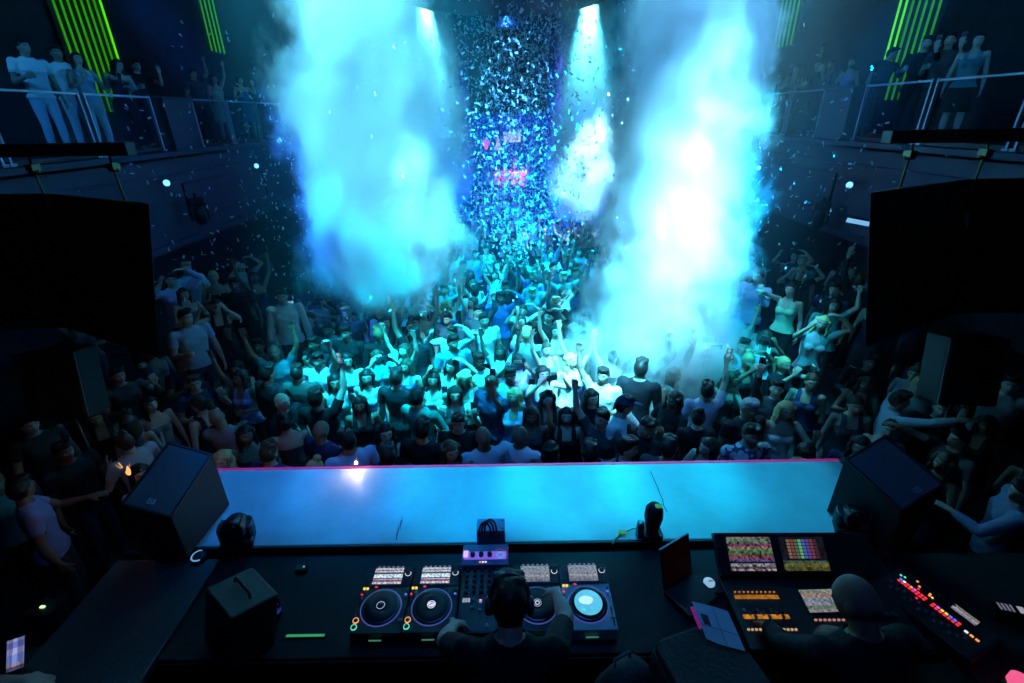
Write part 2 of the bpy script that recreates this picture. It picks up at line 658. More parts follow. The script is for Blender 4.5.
def hair_mesh(kind, voxel=0.007):
    mb = MB()
    rnd = random.Random(hash(kind) % 1000 if False else len(kind) * 7)

    def cap(v):
        # keep the face clear: push the front-low part back
        x, y, z = v
        if y < 0 and z < 0.055:
            y = max(y, -0.055 + (0.055 - z) * 1.2)
            y = min(y, 0.03)
        return Vector((x, y, z))
    mb.ell((0, 0.010, 0.020), (0.084, 0.104, 0.112), None, 28, 20, cap)
    if kind == 'short':
        for k in range(26):
            a = rnd.uniform(-2.6, 2.6)
            q = Vector((0.05 * math.sin(a), -0.02 + 0.06 * math.cos(a) * -1, 0.115 + rnd.uniform(-.01, .01)))
            mb.ell(q * 0.93, (0.034, 0.034, 0.022), None, 8, 6)
    if kind in ('long', 'wavy', 'parted'):
        n = 15
        L = {'long': 0.40, 'wavy': 0.33, 'parted': 0.28}[kind]
        for k in range(n):
            a = -2.05 + 4.1 * k / (n - 1)
            dx, dy = math.sin(a), math.cos(a)
            pts, rr = [], []
            for j in range(7):
                t = j / 6
                wv = 0.012 * math.sin(j * 2.1 + k) if kind != 'long' else 0.004 * math.sin(j + k)
                rx = 0.078 + 0.022 * math.sin(t * 2.2) + wv
                ry = 0.085 + 0.02 * t + wv
                pts.append((dx * rx, 0.015 + dy * ry, 0.06 - L * t))
                rr.append(0.020 - 0.008 * t + (0.004 if kind == 'wavy' else 0))
            mb.tube(pts, rr, 8, True)
    if kind == 'bun':
        mb.ell((0, 0.06, 0.135), (0.045, 0.045, 0.042), None, 12, 10)
    if kind == 'ponytail':
        mb.tube([(0, 0.10, 0.06), (0, 0.15, 0.05), (0, 0.165, -0.05), (0, 0.14, -0.18)], [0.022, 0.03, 0.03, 0.012], 10, True)
    me = remesh(mb, voxel, 2)
    me.materials.clear()
    me.materials.append(HAIRM)
    return me


def cap_mesh():
    mb = MB()

    def f(v):
        x, y, z = v
        return Vector((x, y, max(z, 0.045)))
    mb.ell((0, 0.006, 0.02), (0.088, 0.108, 0.115), None, 28, 20, f)
    mb.rings([(0, -0.125, 0.046, 0.070, 0.065), (0, -0.128, 0.052, 0.070, 0.065)], 20)
    me = mb.mesh('cap')
    me.materials.append(FABRIC)
    return me


D = 1.0
# handy arm specs: (upper arm, forearm, hand, palm normal, curl)
ARM_DOWN = lambda s: ((s * .22, .05, -1), (s * .10, -.22, -1), (s * .04, -.2, -1), (-s, 0, 0), .35)
ARM_UP = lambda s: ((s * .45, -.15, .9), (s * .06, -.12, 1), (0, -.15, 1), (0, -1, 0), .12)
ARM_UPW = lambda s: ((s * .85, -.15, .55), (s * .18, -.15, 1), (s * .1, -.2, 1), (0, -1, 0), .15)
ARM_FIST = lambda s: ((s * .5, -.3, .75), (-s * .15, -.25, 1), (0, -.1, 1), (0, -1, 0.1), 1.0)
ARM_PHONE2 = lambda s: ((s * .42, -.75, .15), (-s * .55, -.45, .85), (-s * .35, -.15, .9), (-s * .8, .3, 0), .45)
ARM_PHONEHI = lambda s: ((s * .30, -.55, .80), (-s * .02, -.28, 1), (0, -.1, 1), (0, .6, .3), .55)
ARM_PHONE1 = lambda s: ((s * .30, -.62, -.35), (-s * .22, -.55, .75), (-s * .1, -.2, 1), (0, .8, .2), .55)
ARM_CUP = lambda s: ((s * .25, -.05, -1), (-s * .35, -.95, .30), (-s * .45, -.85, .15), (-s * .6, .4, 0), .7)
ARM_CLAP = lambda s: ((s * .30, -.30, -.85), (-s * .62, -.70, .45), (-s * .25, -.55, .85), (-s, 0, 0), .12)
ARM_HEAD = lambda s: ((s * .80, -.15, .62), (-s * .68, -.05, .66), (-s * .9, .1, .1), (-.2 * s, 0, -1), .25)
ARM_POINT = lambda s: ((s * .35, -.85, .38), (s * .08, -.9, .45), (0, -1, .35), (0, 0, -1), .20)
ARM_FWD = lambda s: ((s * .38, -.55, -.7), (-s * .25, -.95, .12), (-s * .1, -1, .05), (0, 0, -1), .22)

POSES = {
    'stand': dict(R=ARM_DOWN(-1), L=ARM_DOWN(1), head=(0.05, 0, 0)),
    'armsup': dict(R=ARM_UP(-1), L=ARM_UP(1), head=(-.12, 0, 0)),
    'wide': dict(R=ARM_UPW(-1), L=ARM_UPW(1), head=(-.10, .1, 0)),
    'rightup': dict(R=ARM_UP(-1), L=ARM_CUP(1), head=(-.08, -.15, .06), side=-.04),
    'leftup': dict(R=ARM_DOWN(-1), L=ARM_UP(1), head=(-.05, .2, -.05), side=.04),
    'fist': dict(R=ARM_DOWN(-1), L=ARM_FIST(1), head=(0, .15, .05), twist=.15),
    'phone2': dict(R=ARM_PHONE2(-1), L=ARM_PHONE2(1), head=(-.05, 0, 0)),
    'phonehi': dict(R=ARM_PHONEHI(-1), L=ARM_DOWN(1), head=(-.15, -.1, 0)),
    'phone1': dict(R=ARM_CUP(-1), L=ARM_PHONE1(1), head=(.02, .05, .05)),
    'cup': dict(R=ARM_CUP(-1), L=ARM_DOWN(1), head=(0, .3, 0), twist=.1),
    'clap': dict(R=ARM_CLAP(-1), L=ARM_CLAP(1), head=(0, 0, .08)),
    'handhead': dict(R=ARM_PHONE2(-1), L=ARM_HEAD(1), head=(-.05, -.2, .1), side=.05),
    'point': dict(R=ARM_POINT(-1), L=ARM_DOWN(1), head=(-.05, -.1, -.05)),
    'leanin': dict(R=ARM_DOWN(-1), L=ARM_FWD(1), head=(.15, .7, .1), side=.10, lean=-.0, twist=.35),
}
POSE_SAY = {
    'stand': 'standing with arms down', 'armsup': 'with both arms straight up', 'wide': 'with both hands raised wide', 'rightup': 'with one arm raised, other bent',
    'leftup': 'with one arm straight up', 'fist': 'with a raised fist', 'phone2': 'with both hands up at the face', 'phonehi': 'with one arm stretched high',
    'phone1': 'with a bent arm lifted in front', 'cup': 'with one forearm bent in front', 'clap': 'with hands together at chest', 'handhead': 'with one hand on the head',
    'point': 'with one arm reaching forward', 'leanin': 'turned sideways with one arm forward',
}
# ================================================================== materials of the place
M_WALL = mat('dark_paint', (0.016, 0.018, 0.026), 0.7, noise=0.35, nscale=3)
M_FASCIA = mat('navy_panel', (0.024, 0.030, 0.052), 0.55, noise=0.2, nscale=2)
M_FLOOR = mat('club_floor', (0.03, 0.03, 0.035), 0.45, noise=0.4, nscale=6)
M_BLACK = mat('black_matte', (0.012, 0.012, 0.014), 0.6)
M_BLACKM = mat('black_metal', (0.015, 0.016, 0.018), 0.4, metal=0.3)
M_STEEL = mat('steel', (0.35, 0.37, 0.40), 0.3, metal=0.9)
M_RAIL = mat('rail_metal', (0.5, 0.53, 0.58), 0.3, metal=0.8)
M_GRILLE = mat('speaker_grille', (0.032, 0.034, 0.045), 0.55, noise=0.5, nscale=180, bump=0.4)
M_PAPER = mat('paper', (0.75, 0.78, 0.82), 0.8)

# ================================================================== shell
b = MB(); b.box((0, 11.5, -0.05), (19.6, 28, 0.1)); struct('floor', b, M_FLOOR)
b = MB(); b.box((0, 11.5, 10.05), (19.6, 28, 0.1)); struct('ceiling', b, M_WALL)
for s, nm in ((-1, 'left'), (1, 'right')):
    b = MB(); b.box((s * 9.7, 11.5, 5), (0.2, 28, 10)); struct('wall_' + nm, b, M_WALL)
    # balcony: floor slab and front panel with a recessed band and ledges
    b = MB()
    b.box((s * 8.25, 10.5, 4.07), (2.7, 18.0, 0.16))
    b.box((s * 6.98, 10.5, 3.2), (0.16, 18.0, 1.72))
    b.box((s * 6.92, 10.5, 4.10), (0.34, 18.0, 0.10))
    b.box((s * 6.90, 10.5, 3.72), (0.06, 18.0, 0.05))
    b.box((s * 6.90, 10.5, 2.40), (0.10, 18.0, 0.10))
    b.box((s * 8.25, 10.5, 2.32), (2.7, 18.0, 0.06))
    struct('balcony_' + nm, b, M_FASCIA, bevel=0.01)
    # thin frame mouldings on the front panel
    b = MB()
    x = s * 6.885
    y0, y1, z0, z1 = (10.6, 14.2, 2.75, 3.50)
    for (ya, yb, za, zb) in ((y0, y1, z1, z1), (y0, y1, z0, z0), (y0, y0, z0, z1), (y1, y1, z0, z1)):
        b.box((x, (ya + yb) / 2, (za + zb) / 2), (0.04, abs(yb - ya) + 0.035, abs(zb - za) + 0.035))
    struct('trim_%d' % (1 if s < 0 else 2), b, M_BLACKM)
    # pier that splits the two balcony sections
    b = MB(); b.box((s * 7.05, 11.15, 4.62), (0.42, 0.95, 0.96)); b.box((s * 7.05, 11.15, 5.12), (0.48, 1.02, 0.05))
    struct('column_balcony_' + nm, b, M_FASCIA, bevel=0.01)
    # side terrace the tables stand on
    b = MB(); b.box((s * 6.85, 10.3, 0.30), (5.0, 8.6, 0.60)); b.box((s * 4.37, 10.3, 0.585), (0.08, 8.6, 0.05))
    struct('floor_terrace_' + nm, b, M_FLOOR, bevel=0.01)
b = MB(); b.box((0, 25.1, 5), (19.6, 0.2, 10)); 
for k in range(9):
    b.box((-8 + 2 * k, 24.95, 5), (0.18, 0.16, 10))
struct('wall_back', b, M_WALL)
b = MB(); b.box((0, -1.9, 5), (19.6, 0.2, 10)); struct('wall_front', b, M_WALL)

# booth platform
b = MB(); b.box((0.1, 0.2, 0.575), (7.6, 4.2, 1.15)); struct('floor_booth', b, mat('booth_carpet', (0.016, 0.017, 0.02), 0.9, noise=0.5, nscale=60))

# ================================================================== balcony glass
def glass_mat():
    m = bpy.data.materials.new('balustrade_glass')
    m.use_nodes = True
    nt = m.node_tree
    nt.nodes.remove(nt.nodes['Principled BSDF'])
    out = nt.nodes['Material Output']
    tr = nd(nt, 'ShaderNodeBsdfTransparent'); tr.inputs[0].default_value = (0.86, 0.93, 0.97, 1)
    gl = nd(nt, 'ShaderNodeBsdfGlossy'); gl.inputs['Roughness'].default_value = 0.03
    df = nd(nt, 'ShaderNodeBsdfTranslucent'); df.inputs[0].default_value = (0.45, 0.62, 0.8, 1)
    lw = nd(nt, 'ShaderNodeLayerWeight'); lw.inputs['Blend'].default_value = 0.08
    m1 = nd(nt, 'ShaderNodeMixShader'); nt.links.new(lw.outputs['Fresnel'], m1.inputs[0])
    nt.links.new(tr.outputs[0], m1.inputs[1]); nt.links.new(gl.outputs[0], m1.inputs[2])
    m2 = nd(nt, 'ShaderNodeMixShader'); m2.inputs[0].default_value = 0.05
    nt.links.new(m1.outputs[0], m2.inputs[1]); nt.links.new(df.outputs[0], m2.inputs[2])
    nt.links.new(m2.outputs[0], out.inputs['Surface'])
    return m


M_GLASS = glass_mat()
SEC = {'near': [4.0, 5.5, 7.1, 8.8, 10.5], 'far': [11.75, 13.2, 14.7, 16.3, 18.0]}
ORD = ['first', 'second', 'third', 'fourth']
for s, nm in ((-1, 'left'), (1, 'right')):
    for sec, ys in SEC.items():
        for k in range(4):
            ya, yb = ys[k] + 0.03, ys[k + 1] - 0.03
            t = thing('balustrade_panel', 'clear glass panel with steel posts, %s from the %s end of the %s balcony' % (
                ORD[k], 'pier' if sec == 'far' else 'booth', nm) if sec == 'far' else 'glass panel with rail on the %s balcony near section, %s past the hanging loudspeaker' % (nm, ORD[k]),
                'glass railing', (s * 6.98, (ya + yb) / 2, 4.15), group='balcony glass railings')
            L = yb - ya
            g = MB(); g.box((0, 0, 0.55 + (0.08 if sec == 'near' else 0)), (0.018, L - 0.06, 1.06 + (0.16 if sec == 'near' else 0))); g.build('glass_pane', M_GLASS, t)
            r = MB(); r.box((s * -0.02, 0, 0.97), (0.05, L, 0.035)); r.build('handrail', M_RAIL, t, 0.006)
            for e in (-1, 1):
                p = MB(); p.box((s * -0.025, e * (L / 2 - 0.03), 0.50), (0.055, 0.035, 1.0)); p.box((s * -0.025, e * (L / 2 - 0.03), 0.02), (0.09, 0.10, 0.04))
                p.build('post', M_RAIL, t, 0.005)
            f = MB(); f.box((0, 0, 0.035), (0.07, L, 0.07)); f.build('base_channel', M_BLACKM, t, 0.005)

# ================================================================== green light slats behind the balconies
M_GREEN = mat('green_led', (0.05, 0.3, 0.01), 0.4, emit=(0.05, 0.55, 0.0), estr=0.35)
M_GREENB = mat('green_led_bright', (0.05, 0.3, 0.01), 0.4, emit=(0.10, 0.85, 0.0), estr=0.8)


def slat_wall(label, x, y0, y1, z0, z1, n, bright, grp):
    t = thing('light_slat_panel', label, 'led light', (x, (y0 + y1) / 2, z0), group=grp)
    bk = MB(); bk.box((0.05 if x > 0 else -0.05, 0, (z1 - z0) / 2), (0.06, y1 - y0 + .1, z1 - z0)); bk.build('backing_board', M_BLACK, t)
    for k in range(n):
        yy = (y0 - y1) / 2 + (y1 - y0) * (k + .5) / n
        q = MB(); q.rbox((0, yy, (z1 - z0) / 2), (0.05, 0.034, z1 - z0 - .04), 0.012); q.build('light_slat', M_GREENB if k in bright else M_GREEN, t)


slat_wall('bank of green glowing slats on the wall behind the left balcony, beside the pale-dressed group', -9.5, 12.1, 13.7, 4.9, 9.4, 8, (7,), 'green slat walls')
slat_wall('three thin green glowing slats above the left balcony, over the raised arm', -9.5, 17.9, 18.9, 6.7, 9.4, 4, (), 'green slat walls')
slat_wall('bank of green glowing slats on the wall behind the right balcony, beside two phone holders', 9.5, 12.5, 14.0, 4.9, 9.4, 7, (5, 6), 'green slat walls')
slat_wall('narrow green glowing slats above the right balcony, near the smoke', 9.5, 18.6, 20.0, 6.7, 9.4, 5, (), 'green slat walls')

# ================================================================== hanging loudspeakers either side of the booth
for s, nm in ((-1, 'left'), (1, 'right')):
    t = thing('hanging_loudspeaker', 'big black loudspeaker cluster hung %s' % ('left of the booth, plain back' if s < 0 else 'right of the booth, pale sticker on its back'), 'loudspeaker', (s * 4.75, 4.75, 2.6), group='hanging loudspeakers')
    # two cabinets splayed against each other, both tilted down to the crowd
    o1 = MB().prism([(-s * .9, 0), (s * .9, 0), (s * .9, .6), (s * .32, .6)][::s], -1.42, 0).build('cabinet', M_BLACK, t, 0.012)
    o1.matrix_basis = Matrix.Translation((-s * 0.76, 0.035, 1.44)) @ Matrix.Rotation(s * R(27), 4, 'Z') @ Matrix.Rotation(R(-14), 4, 'X')
    o2 = MB().rbox((0, 0.33, -0.71), (1.60, 0.66, 1.42), 0.03).build('cabinet', M_BLACK, t, 0.012)
    o2.matrix_basis = Matrix.Translation((s * 0.85, 0.45, 1.44)) @ Matrix.Rotation(R(-14), 4, 'X')
    for o, w in ((o1, 1.80), (o2, 1.60)):
        g = MB(); g.box((s * .61 if o is o1 else 0, 0.61 if o is o1 else 0.67, -0.71), (.5 if o is o1 else w - 0.08, 0.02, 1.34)); g.build('grille', M_GRILLE, o)
        for e in (-1, 1):
            h = MB(); h.box((e * w * 0.36, -0.008, -0.75), (0.16, 0.016, 0.10)); h.build('handle_recess', M_BLACKM, o, 0.004)
    bar = MB(); bar.box((s * (1.89), 0.35, 1.86), (5.86, 0.14, 0.12)); bar.build('rigging_bar', M_BLACK, t, 0.008)
    for xx in (-0.75, 0.0, 0.8):
        k = MB(); k.cyl((xx, 0.35, 1.30), (xx, 0.35, 1.82), 0.012, 8); k.box((xx, 0.35, 1.70), (0.07, 0.10, 0.06)); k.cyl((xx - .05, .35, 1.66), (xx + .05, .35, 1.66), 0.02, 8)
        k.build('shackle', mat('worn_brass', (0.20, 0.17, 0.08), 0.45, metal=0.8), t)
    if s > 0:
        bpy.context.view_layer.update()
        mw = o1.matrix_world; iv = mw.inverted()
        ro = iv @ Vector((0, 0, CAM_Z)); rd = iv.to_3x3() @ ray(968, 221)
        p = ro + rd * (-ro.y / rd.y)
        so = MB().box((0, 0, 0), (0.115, 0.004, 0.17)).build('sticker', mat('pale_sticker', (0.62, 0.78, 0.95), 0.6), o1, loc=(p.x, -0.003, p.z), rot=(0, R(-36), 0))
        for zz, ww in ((0.05, 0.07), (0.01, 0.05), (-0.03, 0.08)):
            MB().box((-0.005, -0.0028, zz), (ww, 0.002, 0.010)).build('printed_line', mat('sticker_ink', (0.12, 0.2, 0.3), 0.6), t).parent = o1
            ln = [c for c in o1.children if c.name.startswith('printed_line')][-1]; ln.matrix_basis = so.matrix_basis.copy() if False else Matrix.Translation((p.x, -0.003, p.z)) @ Matrix.Rotation(R(-36), 4, 'Y')
    # tilted fill speaker on a stand below the cluster
    f = thing('stand_loudspeaker', 'slim black loudspeaker leaning on a stand under the %s hanging cluster' % nm, 'loudspeaker', (s * 4.80, 4.42, 0.0), rot=(0, 0, s * R(-8)), group='fill loudspeakers on stands')
    c = MB(); c.rbox((0, 0, 0.35), (0.58, 0.34, 0.72), 0.03)
    oc = c.build('cabinet', M_BLACK, f, 0.01, loc=(0, 0, 1.84), rot=(R(-14), 0, 0))
    g = MB(); g.box((0, -0.175, 0.35), (0.52, 0.012, 0.66)); g.build('back_panel', M_GRILLE, oc)
    e = MB(); e.box((-s * 0.285, -0.18, 0.35), (0.012, 0.02, 0.70)); e.build('edge_trim', mat('dull_edge', (0.10, 0.11, 0.13), 0.5), oc)
    p = MB(); p.cyl((0, 0, 0.04), (0, 0, 1.86), 0.022, 12); p.build('pole', M_BLACKM, f)
    for k in range(3):
        a = 2 * PI * k / 3 + .4
        l = MB(); l.tube([(0, 0, 0.55), (0.40 * math.cos(a), 0.40 * math.sin(a), 0.015)], 0.014, 8, True); l.build('leg', M_BLACKM, f)

# ================================================================== fixtures on the balcony fronts
M_LENS = mat('lamp_lens_blue', (0.2, 0.5, 0.9), 0.2, emit=(0.22, 0.65, 1.0), estr=1.6)
M_LENSD = mat('lamp_lens_dark', (0.05, 0.08, 0.14), 0.1)


def par_lamp(px, py, s, label, aim):
    p = at_y(px, py, 9.0)
    # slide along the ray until the front panel is met
    d = ray(px, py); k = (s * 6.72) / d.x; p = Vector((0, 0, CAM_Z)) + d * k
    t = thing('wall_lamp', label, 'lamp', p, group='small lamps on the balcony fronts'); t.scale = (.8,) * 3
    q = Vector(aim).normalized(); m = q.to_track_quat('Z', 'Y').to_matrix().to_4x4()
    h = MB(); h.lathe([(0.03, -0.15), (0.06, -0.13), (0.075, -0.05), (0.085, 0.05), (0.085, 0.06)], 20, m); h.build('lamp_housing', M_BLACKM, t)
    l = MB(); l.lathe([(0.078, 0.055), (0.07, 0.075), (0.04, 0.09), (0.005, 0.095)], 20, m); l.build('lens', M_LENS, t)
    y = MB(); y.tube([(0, 0.10, 0), (s * 0.06, 0.10, 0.02), (s * 0.14, 0.0, 0.03), (s * 0.06, -0.10, 0.02), (0, -0.10, 0)], 0.010, 8); y.build('bracket', M_BLACKM, t)
    return p


par_lamp(166, 183, -1, 'small blue-white lamp on the left balcony front beside the hanging loudspeaker', (.75, -.75, .1))
par_lamp(256, 166, -1, 'small blue lamp further along the left balcony front, near the smoke', (.6, -.75, .1))
par_lamp(850, 185, 1, 'small blue-white lamp inside the frame on the right balcony front', (-.75, -.75, .1))
par_lamp(759, 168, 1, 'small blue lamp on the right balcony front at the edge of the smoke', (-.6, -.75, .1))


def moving_head(p, label, yaw, tilt, s=None, scale=1.0, up=False, grp='moving head lights', lens=None):
    """yoke light hanging from p (clamp point)"""
    t = thing('moving_head_light', label, 'stage light', p, rot=(PI if up else 0, 0, yaw), group=grp)
    t.scale = (scale,) * 3
    b1 = MB(); b1.rbox((0, 0, -0.10), (0.30, 0.22, 0.12), 0.03); b1.build('base', M_BLACK, t, 0.008)
    b2 = MB()
    for e in (-1, 1):
        b2.rbox((e * 0.155, 0, -0.32), (0.045, 0.12, 0.34), 0.015)
    b2.rbox((0, 0, -0.18), (0.33, 0.12, 0.05), 0.02)
    b2.build('yoke', M_BLACK, t, 0.006)
    m = Matrix.Translation((0, 0, -0.40)) @ Matrix.Rotation(tilt, 4, 'X')
    b3 = MB(); b3.lathe([(0.05, 0.20), (0.10, 0.17), (0.115, 0.05), (0.12, -0.14), (0.105, -0.19), (0.10, -0.19)], 20, m); hd = b3.build('lamp_head', M_BLACK, t)
    b4 = MB(); b4.lathe([(0.098, -0.186), (0.06, -0.20), (0.01, -0.205)], 20, m); b4.build('lens', lens or M_LENSD, hd)
    b5 = MB(); b5.cyl((0, 0, -0.04), (0, 0, 0.06), 0.03, 10); b5.build('clamp', M_BLACKM, t)
    return t


d = ray(195, 196); moving_head(Vector((0, 0, CAM_Z)) + d * (-6.62 / d.x), 'dark moving head light bracketed on the left balcony front', .5, R(40), lens=mat('lens_dim_blue', (0.1, 0.3, 0.6), 0.2, emit=(.2, .55, 1), estr=.25), grp='balcony moving head lights')
d = ray(824, 200); moving_head(Vector((0, 0, CAM_Z)) + d * (6.62 / d.x), 'dark moving head light bracketed on the right balcony front', -.5, R(35), lens=mat('lens_dim_blue'), grp='balcony moving head lights')
d = ray(858, 222); p = Vector((0, 0, CAM_Z)) + d * (6.60 / d.x)
t = thing('bar_light', 'short pale-blue bar light low on the right balcony front', 'lamp', p, rot=(R(10), R(8), R(-28)))
b = MB(); b.rbox((0, 0.05, 0), (0.42, 0.09, 0.12), 0.02); b.build('housing', M_BLACK, t, 0.006)
b = MB(); b.box((0, -0.002, 0), (0.38, 0.014, 0.085)); b.build('diffuser', mat('bar_glow', (.3, .5, .7), 0.4, emit=(.25, .6, 1.0), estr=.75), t, 0.004)

# ================================================================== overhead truss and hung screen
def truss(label, pts, z, w=0.30, cat='truss', grp=None):
    """square lattice truss along straight segment pts[0] -> pts[1]"""
    a, c = Vector(pts[0]), Vector(pts[1])
    t = thing('lighting_truss', label, cat, (a + c) / 2, group=grp)
    o = (a + c) / 2
    dv = (c - a); L = dv.length; dv.normalize(); sd = dv.cross(Vector((0, 0, 1))).normalized() * w / 2; up = Vector((0, 0, w / 2))
    ch = MB(); br = MB()
    for e in (-1, 1):
        for f in (-1, 1):
            ch.cyl(a - o + sd * e + up * f, c - o + sd * e + up * f, 0.024, 8)
    n = max(2, int(L / w))
    for k in range(n):
        q0, q1 = a - o + dv * (L * k / n), a - o + dv * (L * (k + 1) / n)
        for e in (-1, 1):
            br.cyl(q0 + sd * e + up * (1 if k % 2 else -1), q1 + sd * e - up * (1 if k % 2 else -1), 0.010, 6)
            br.cyl(q0 + up * e + sd * (1 if k % 2 else -1), q1 + up * e - sd * (1 if k % 2 else -1), 0.010, 6)
    ch.build('main_tubes', M_BLACKM, t); br.build('lattice', M_BLACKM, t)
    return t


truss('long black lighting truss across the room above the smoke jets', [(-6.5, 7.6, 7.9), (6.5, 7.6, 7.9)], 7.9, grp='black lighting trusses')
truss('far black lighting truss across the room in front of the hung screen', [(-6.5, 15.6, 7.75), (6.5, 15.6, 7.75)], 7.75, grp='black lighting trusses')
truss('black truss high above the booth edge carrying the loudspeaker cables', [(-6.8, 4.97, 7.5), (6.8, 4.97, 7.5)], 7.5, grp='black lighting trusses')

# round canopy fixture at the top of the picture
t = thing('ring_chandelier', 'large dark round ceiling fixture with a thin lit tube, over the middle of the floor', 'ceiling light', (0.0, 9.6, 6.46))
b = MB(); b.lathe([(0.2, 0.42), (1.55, 0.40), (1.78, 0.30), (1.84, 0.12), (1.76, 0.02), (1.5, 0.0), (0.2, 0.02)], 48); b.build('canopy', M_BLACK, t)
b = MB(); b.lathe([(1.845, 0.10), (1.86, 0.12), (1.86, 0.15), (1.84, 0.17)], 48); b.build('rim_trim', mat('rim_metal', (0.06, 0.07, 0.10), 0.35, metal=0.6), t)
for xx in (-1, 1):
    b = MB(); b.cyl((xx, 0.2, 0.4), (xx, 0.2, 3.70), 0.02, 8); b.build('hanging_rod', M_BLACKM, t)
b = MB(); b.cyl((-0.37, -1.2, -0.04), (-0.02, -1.2, -0.04), 0.022, 10); b.build('lit_tube', mat('tube_glow', (.6, .8, .9), .3, emit=(.45, .85, 1.0), estr=1.1), t)

t = thing('hung_screen', 'dark square screen hung high at the far end above the pink-lit group', 'screen', (0.0, 17.5, 4.75))
b = MB(); b.box((0, 0, 1.2), (2.5, 0.12, 2.3)); b.build('panel', mat('screen_off', (0.012, 0.013, 0.02), 0.35), t, 0.01)
b = MB()
for (c_, s_) in (((0, -.07, 2.38), (2.62, .06, .07)), ((0, -.07, 0.02), (2.62, .06, .07)), ((-1.28, -.07, 1.2), (.07, .06, 2.3)), ((1.28, -.07, 1.2), (.07, .06, 2.3))):
    b.box(c_, s_)
b.build('frame', mat('screen_frame', (0.10, 0.12, 0.2), 0.4, metal=0.4), t, 0.006)
for xx in (-1, 1):
    b = MB(); b.cyl((xx, 0, 2.4), (xx, 0, 5.25), 0.015, 8); b.build('hanging_cable', M_BLACKM, t)

# ================================================================== far VIP platform
t = thing('bottle_table_platform', 'raised far platform with a pale handrail where the pink-lit group stands', 'platform', (0.1, 21.8, 0))
b = MB(); b.box((0, 0, 0.55), (4.6, 2.2, 1.1)); b.build('deck', M_FLOOR, t, 0.01)
b = MB(); b.cyl((-1.25, -1.05, 2.2), (1.25, -1.05, 2.2), 0.025, 10); b.build('handrail', mat('bright_rail', (.8, .8, .85), .4), t)
for xx in (-1.25, -.4, .4, 1.25):
    b = MB(); b.cyl((xx, -1.05, 1.1), (xx, -1.05, 2.2), 0.02, 8); b.build('post', M_RAIL, t)
# ================================================================== booth: runway, counter, gear
DESK = 2.0
RW = 2.05
# runway in front of the counter
rl, rr_, rn, rf = -2.50, 2.72, 2.40, 3.19
M_DECK = bpy.data.materials.new('painted_deck'); M_DECK.use_nodes = True
_nt = M_DECK.node_tree; _b = _nt.nodes['Principled BSDF']; _b.inputs['Roughness'].default_value = 0.42
_tc = nd(_nt, 'ShaderNodeTexCoord'); _nz = nd(_nt, 'ShaderNodeTexNoise'); _nz.inputs['Scale'].default_value = 5; _nz.inputs['Detail'].default_value = 6; _nz.inputs['Roughness'].default_value = 0.7
_nt.links.new(_tc.outputs['Object'], _nz.inputs['Vector'])
_rp = nd(_nt, 'ShaderNodeValToRGB'); _rp.color_ramp.elements[0].position = 0.3; _rp.color_ramp.elements[1].position = 0.7
_rp.color_ramp.elements[0].color = (0.44, 0.47, 0.48, 1); _rp.color_ramp.elements[1].color = (0.56, 0.59, 0.60, 1)
_nt.links.new(_nz.outputs['Fac'], _rp.inputs['Fac']); _nt.links.new(_rp.outputs['Color'], _b.inputs['Base Color'])
M_CRACK = mat('deck_seam', (0.04, 0.05, 0.06), 0.8)
M_PINK = mat('pink_edge', (0.35, 0.02, 0.14), 0.5, emit=(0.9, 0.03, 0.3), estr=0.22)
t = thing('stage_runway', 'long pale runway deck with a pink edge, between the crowd and the black counter', 'stage', (0, 0, 0))
b = MB(); b.box(((rl + rr_) / 2, (rn + rf) / 2, RW - 0.04), (rr_ - rl, rf - rn, 0.08)); b.build('deck_top', M_DECK, t, 0.006)
b = MB(); b.box(((rl + rr_) / 2, rf - 0.05, 1.0), (rr_ - rl - .02, 0.08, 1.98)); b.build('front_panel', M_BLACK, t)
b = MB(); b.box(((rl + rr_) / 2, rf + 0.012, RW - 0.014), (rr_ - rl, 0.026, 0.034)); b.build('edge_strip', M_PINK, t)
b = MB(); b.box(((rl + rr_) / 2, rn - 0.011, RW - 0.055), (rr_ - rl, 0.02, 0.11)); b.build('near_edge', M_BLACK, t, 0.004)
rnd = random.Random(5)


def seam(p0, p1, w):
    a, c = at_z(*p0, RW), at_z(*p1, RW)
    b = MB(); n = 7; L, Rr = [], []
    for k in range(n + 1):
        q = a.lerp(c, k / n); j = rnd.uniform(-.006, .006)
        L.append((q.x - w + j, q.y, RW + 0.0012)); Rr.append((q.x + w + j, q.y, RW + 0.0012))
    vs = L + Rr; b.add(vs, [(i, n + 1 + i, n + 2 + i, i + 1) for i in range(n)])
    b.build('deck_seam', M_CRACK, t)


seam((650, 471), (667, 512), 0.0035); seam((401, 520), (396, 540), 0.004); seam((403, 516), (400, 530), 0.002)

# black counter the gear stands on
t = thing('gear_counter', 'long black counter carrying the players and consoles, along the near side of the runway', 'counter', (0, 0, 0))
b = MB(); b.box((0.20, 2.0, DESK - 0.03), (4.38, 0.72, 0.06)); b.build('worktop', mat('counter_black', (0.010, 0.011, 0.014), 0.6, noise=0.3, nscale=8, spec=.25), t, 0.006)
b = MB(); b.box((0.20, 2.34, 1.55), (4.38, 0.05, 0.84)); b.build('front_panel', M_BLACK, t)
b = MB(); b.box((0.20, 1.655, DESK - 0.05), (4.38, 0.03, 0.10)); b.build('near_edge', M_BLACK, t, 0.004)
for xx in (-1.9, -.6, .7, 1.9):
    b = MB(); b.box((xx, 1.85, 1.545), (0.06, 0.3, 0.83)); b.build('support', M_BLACK, t)
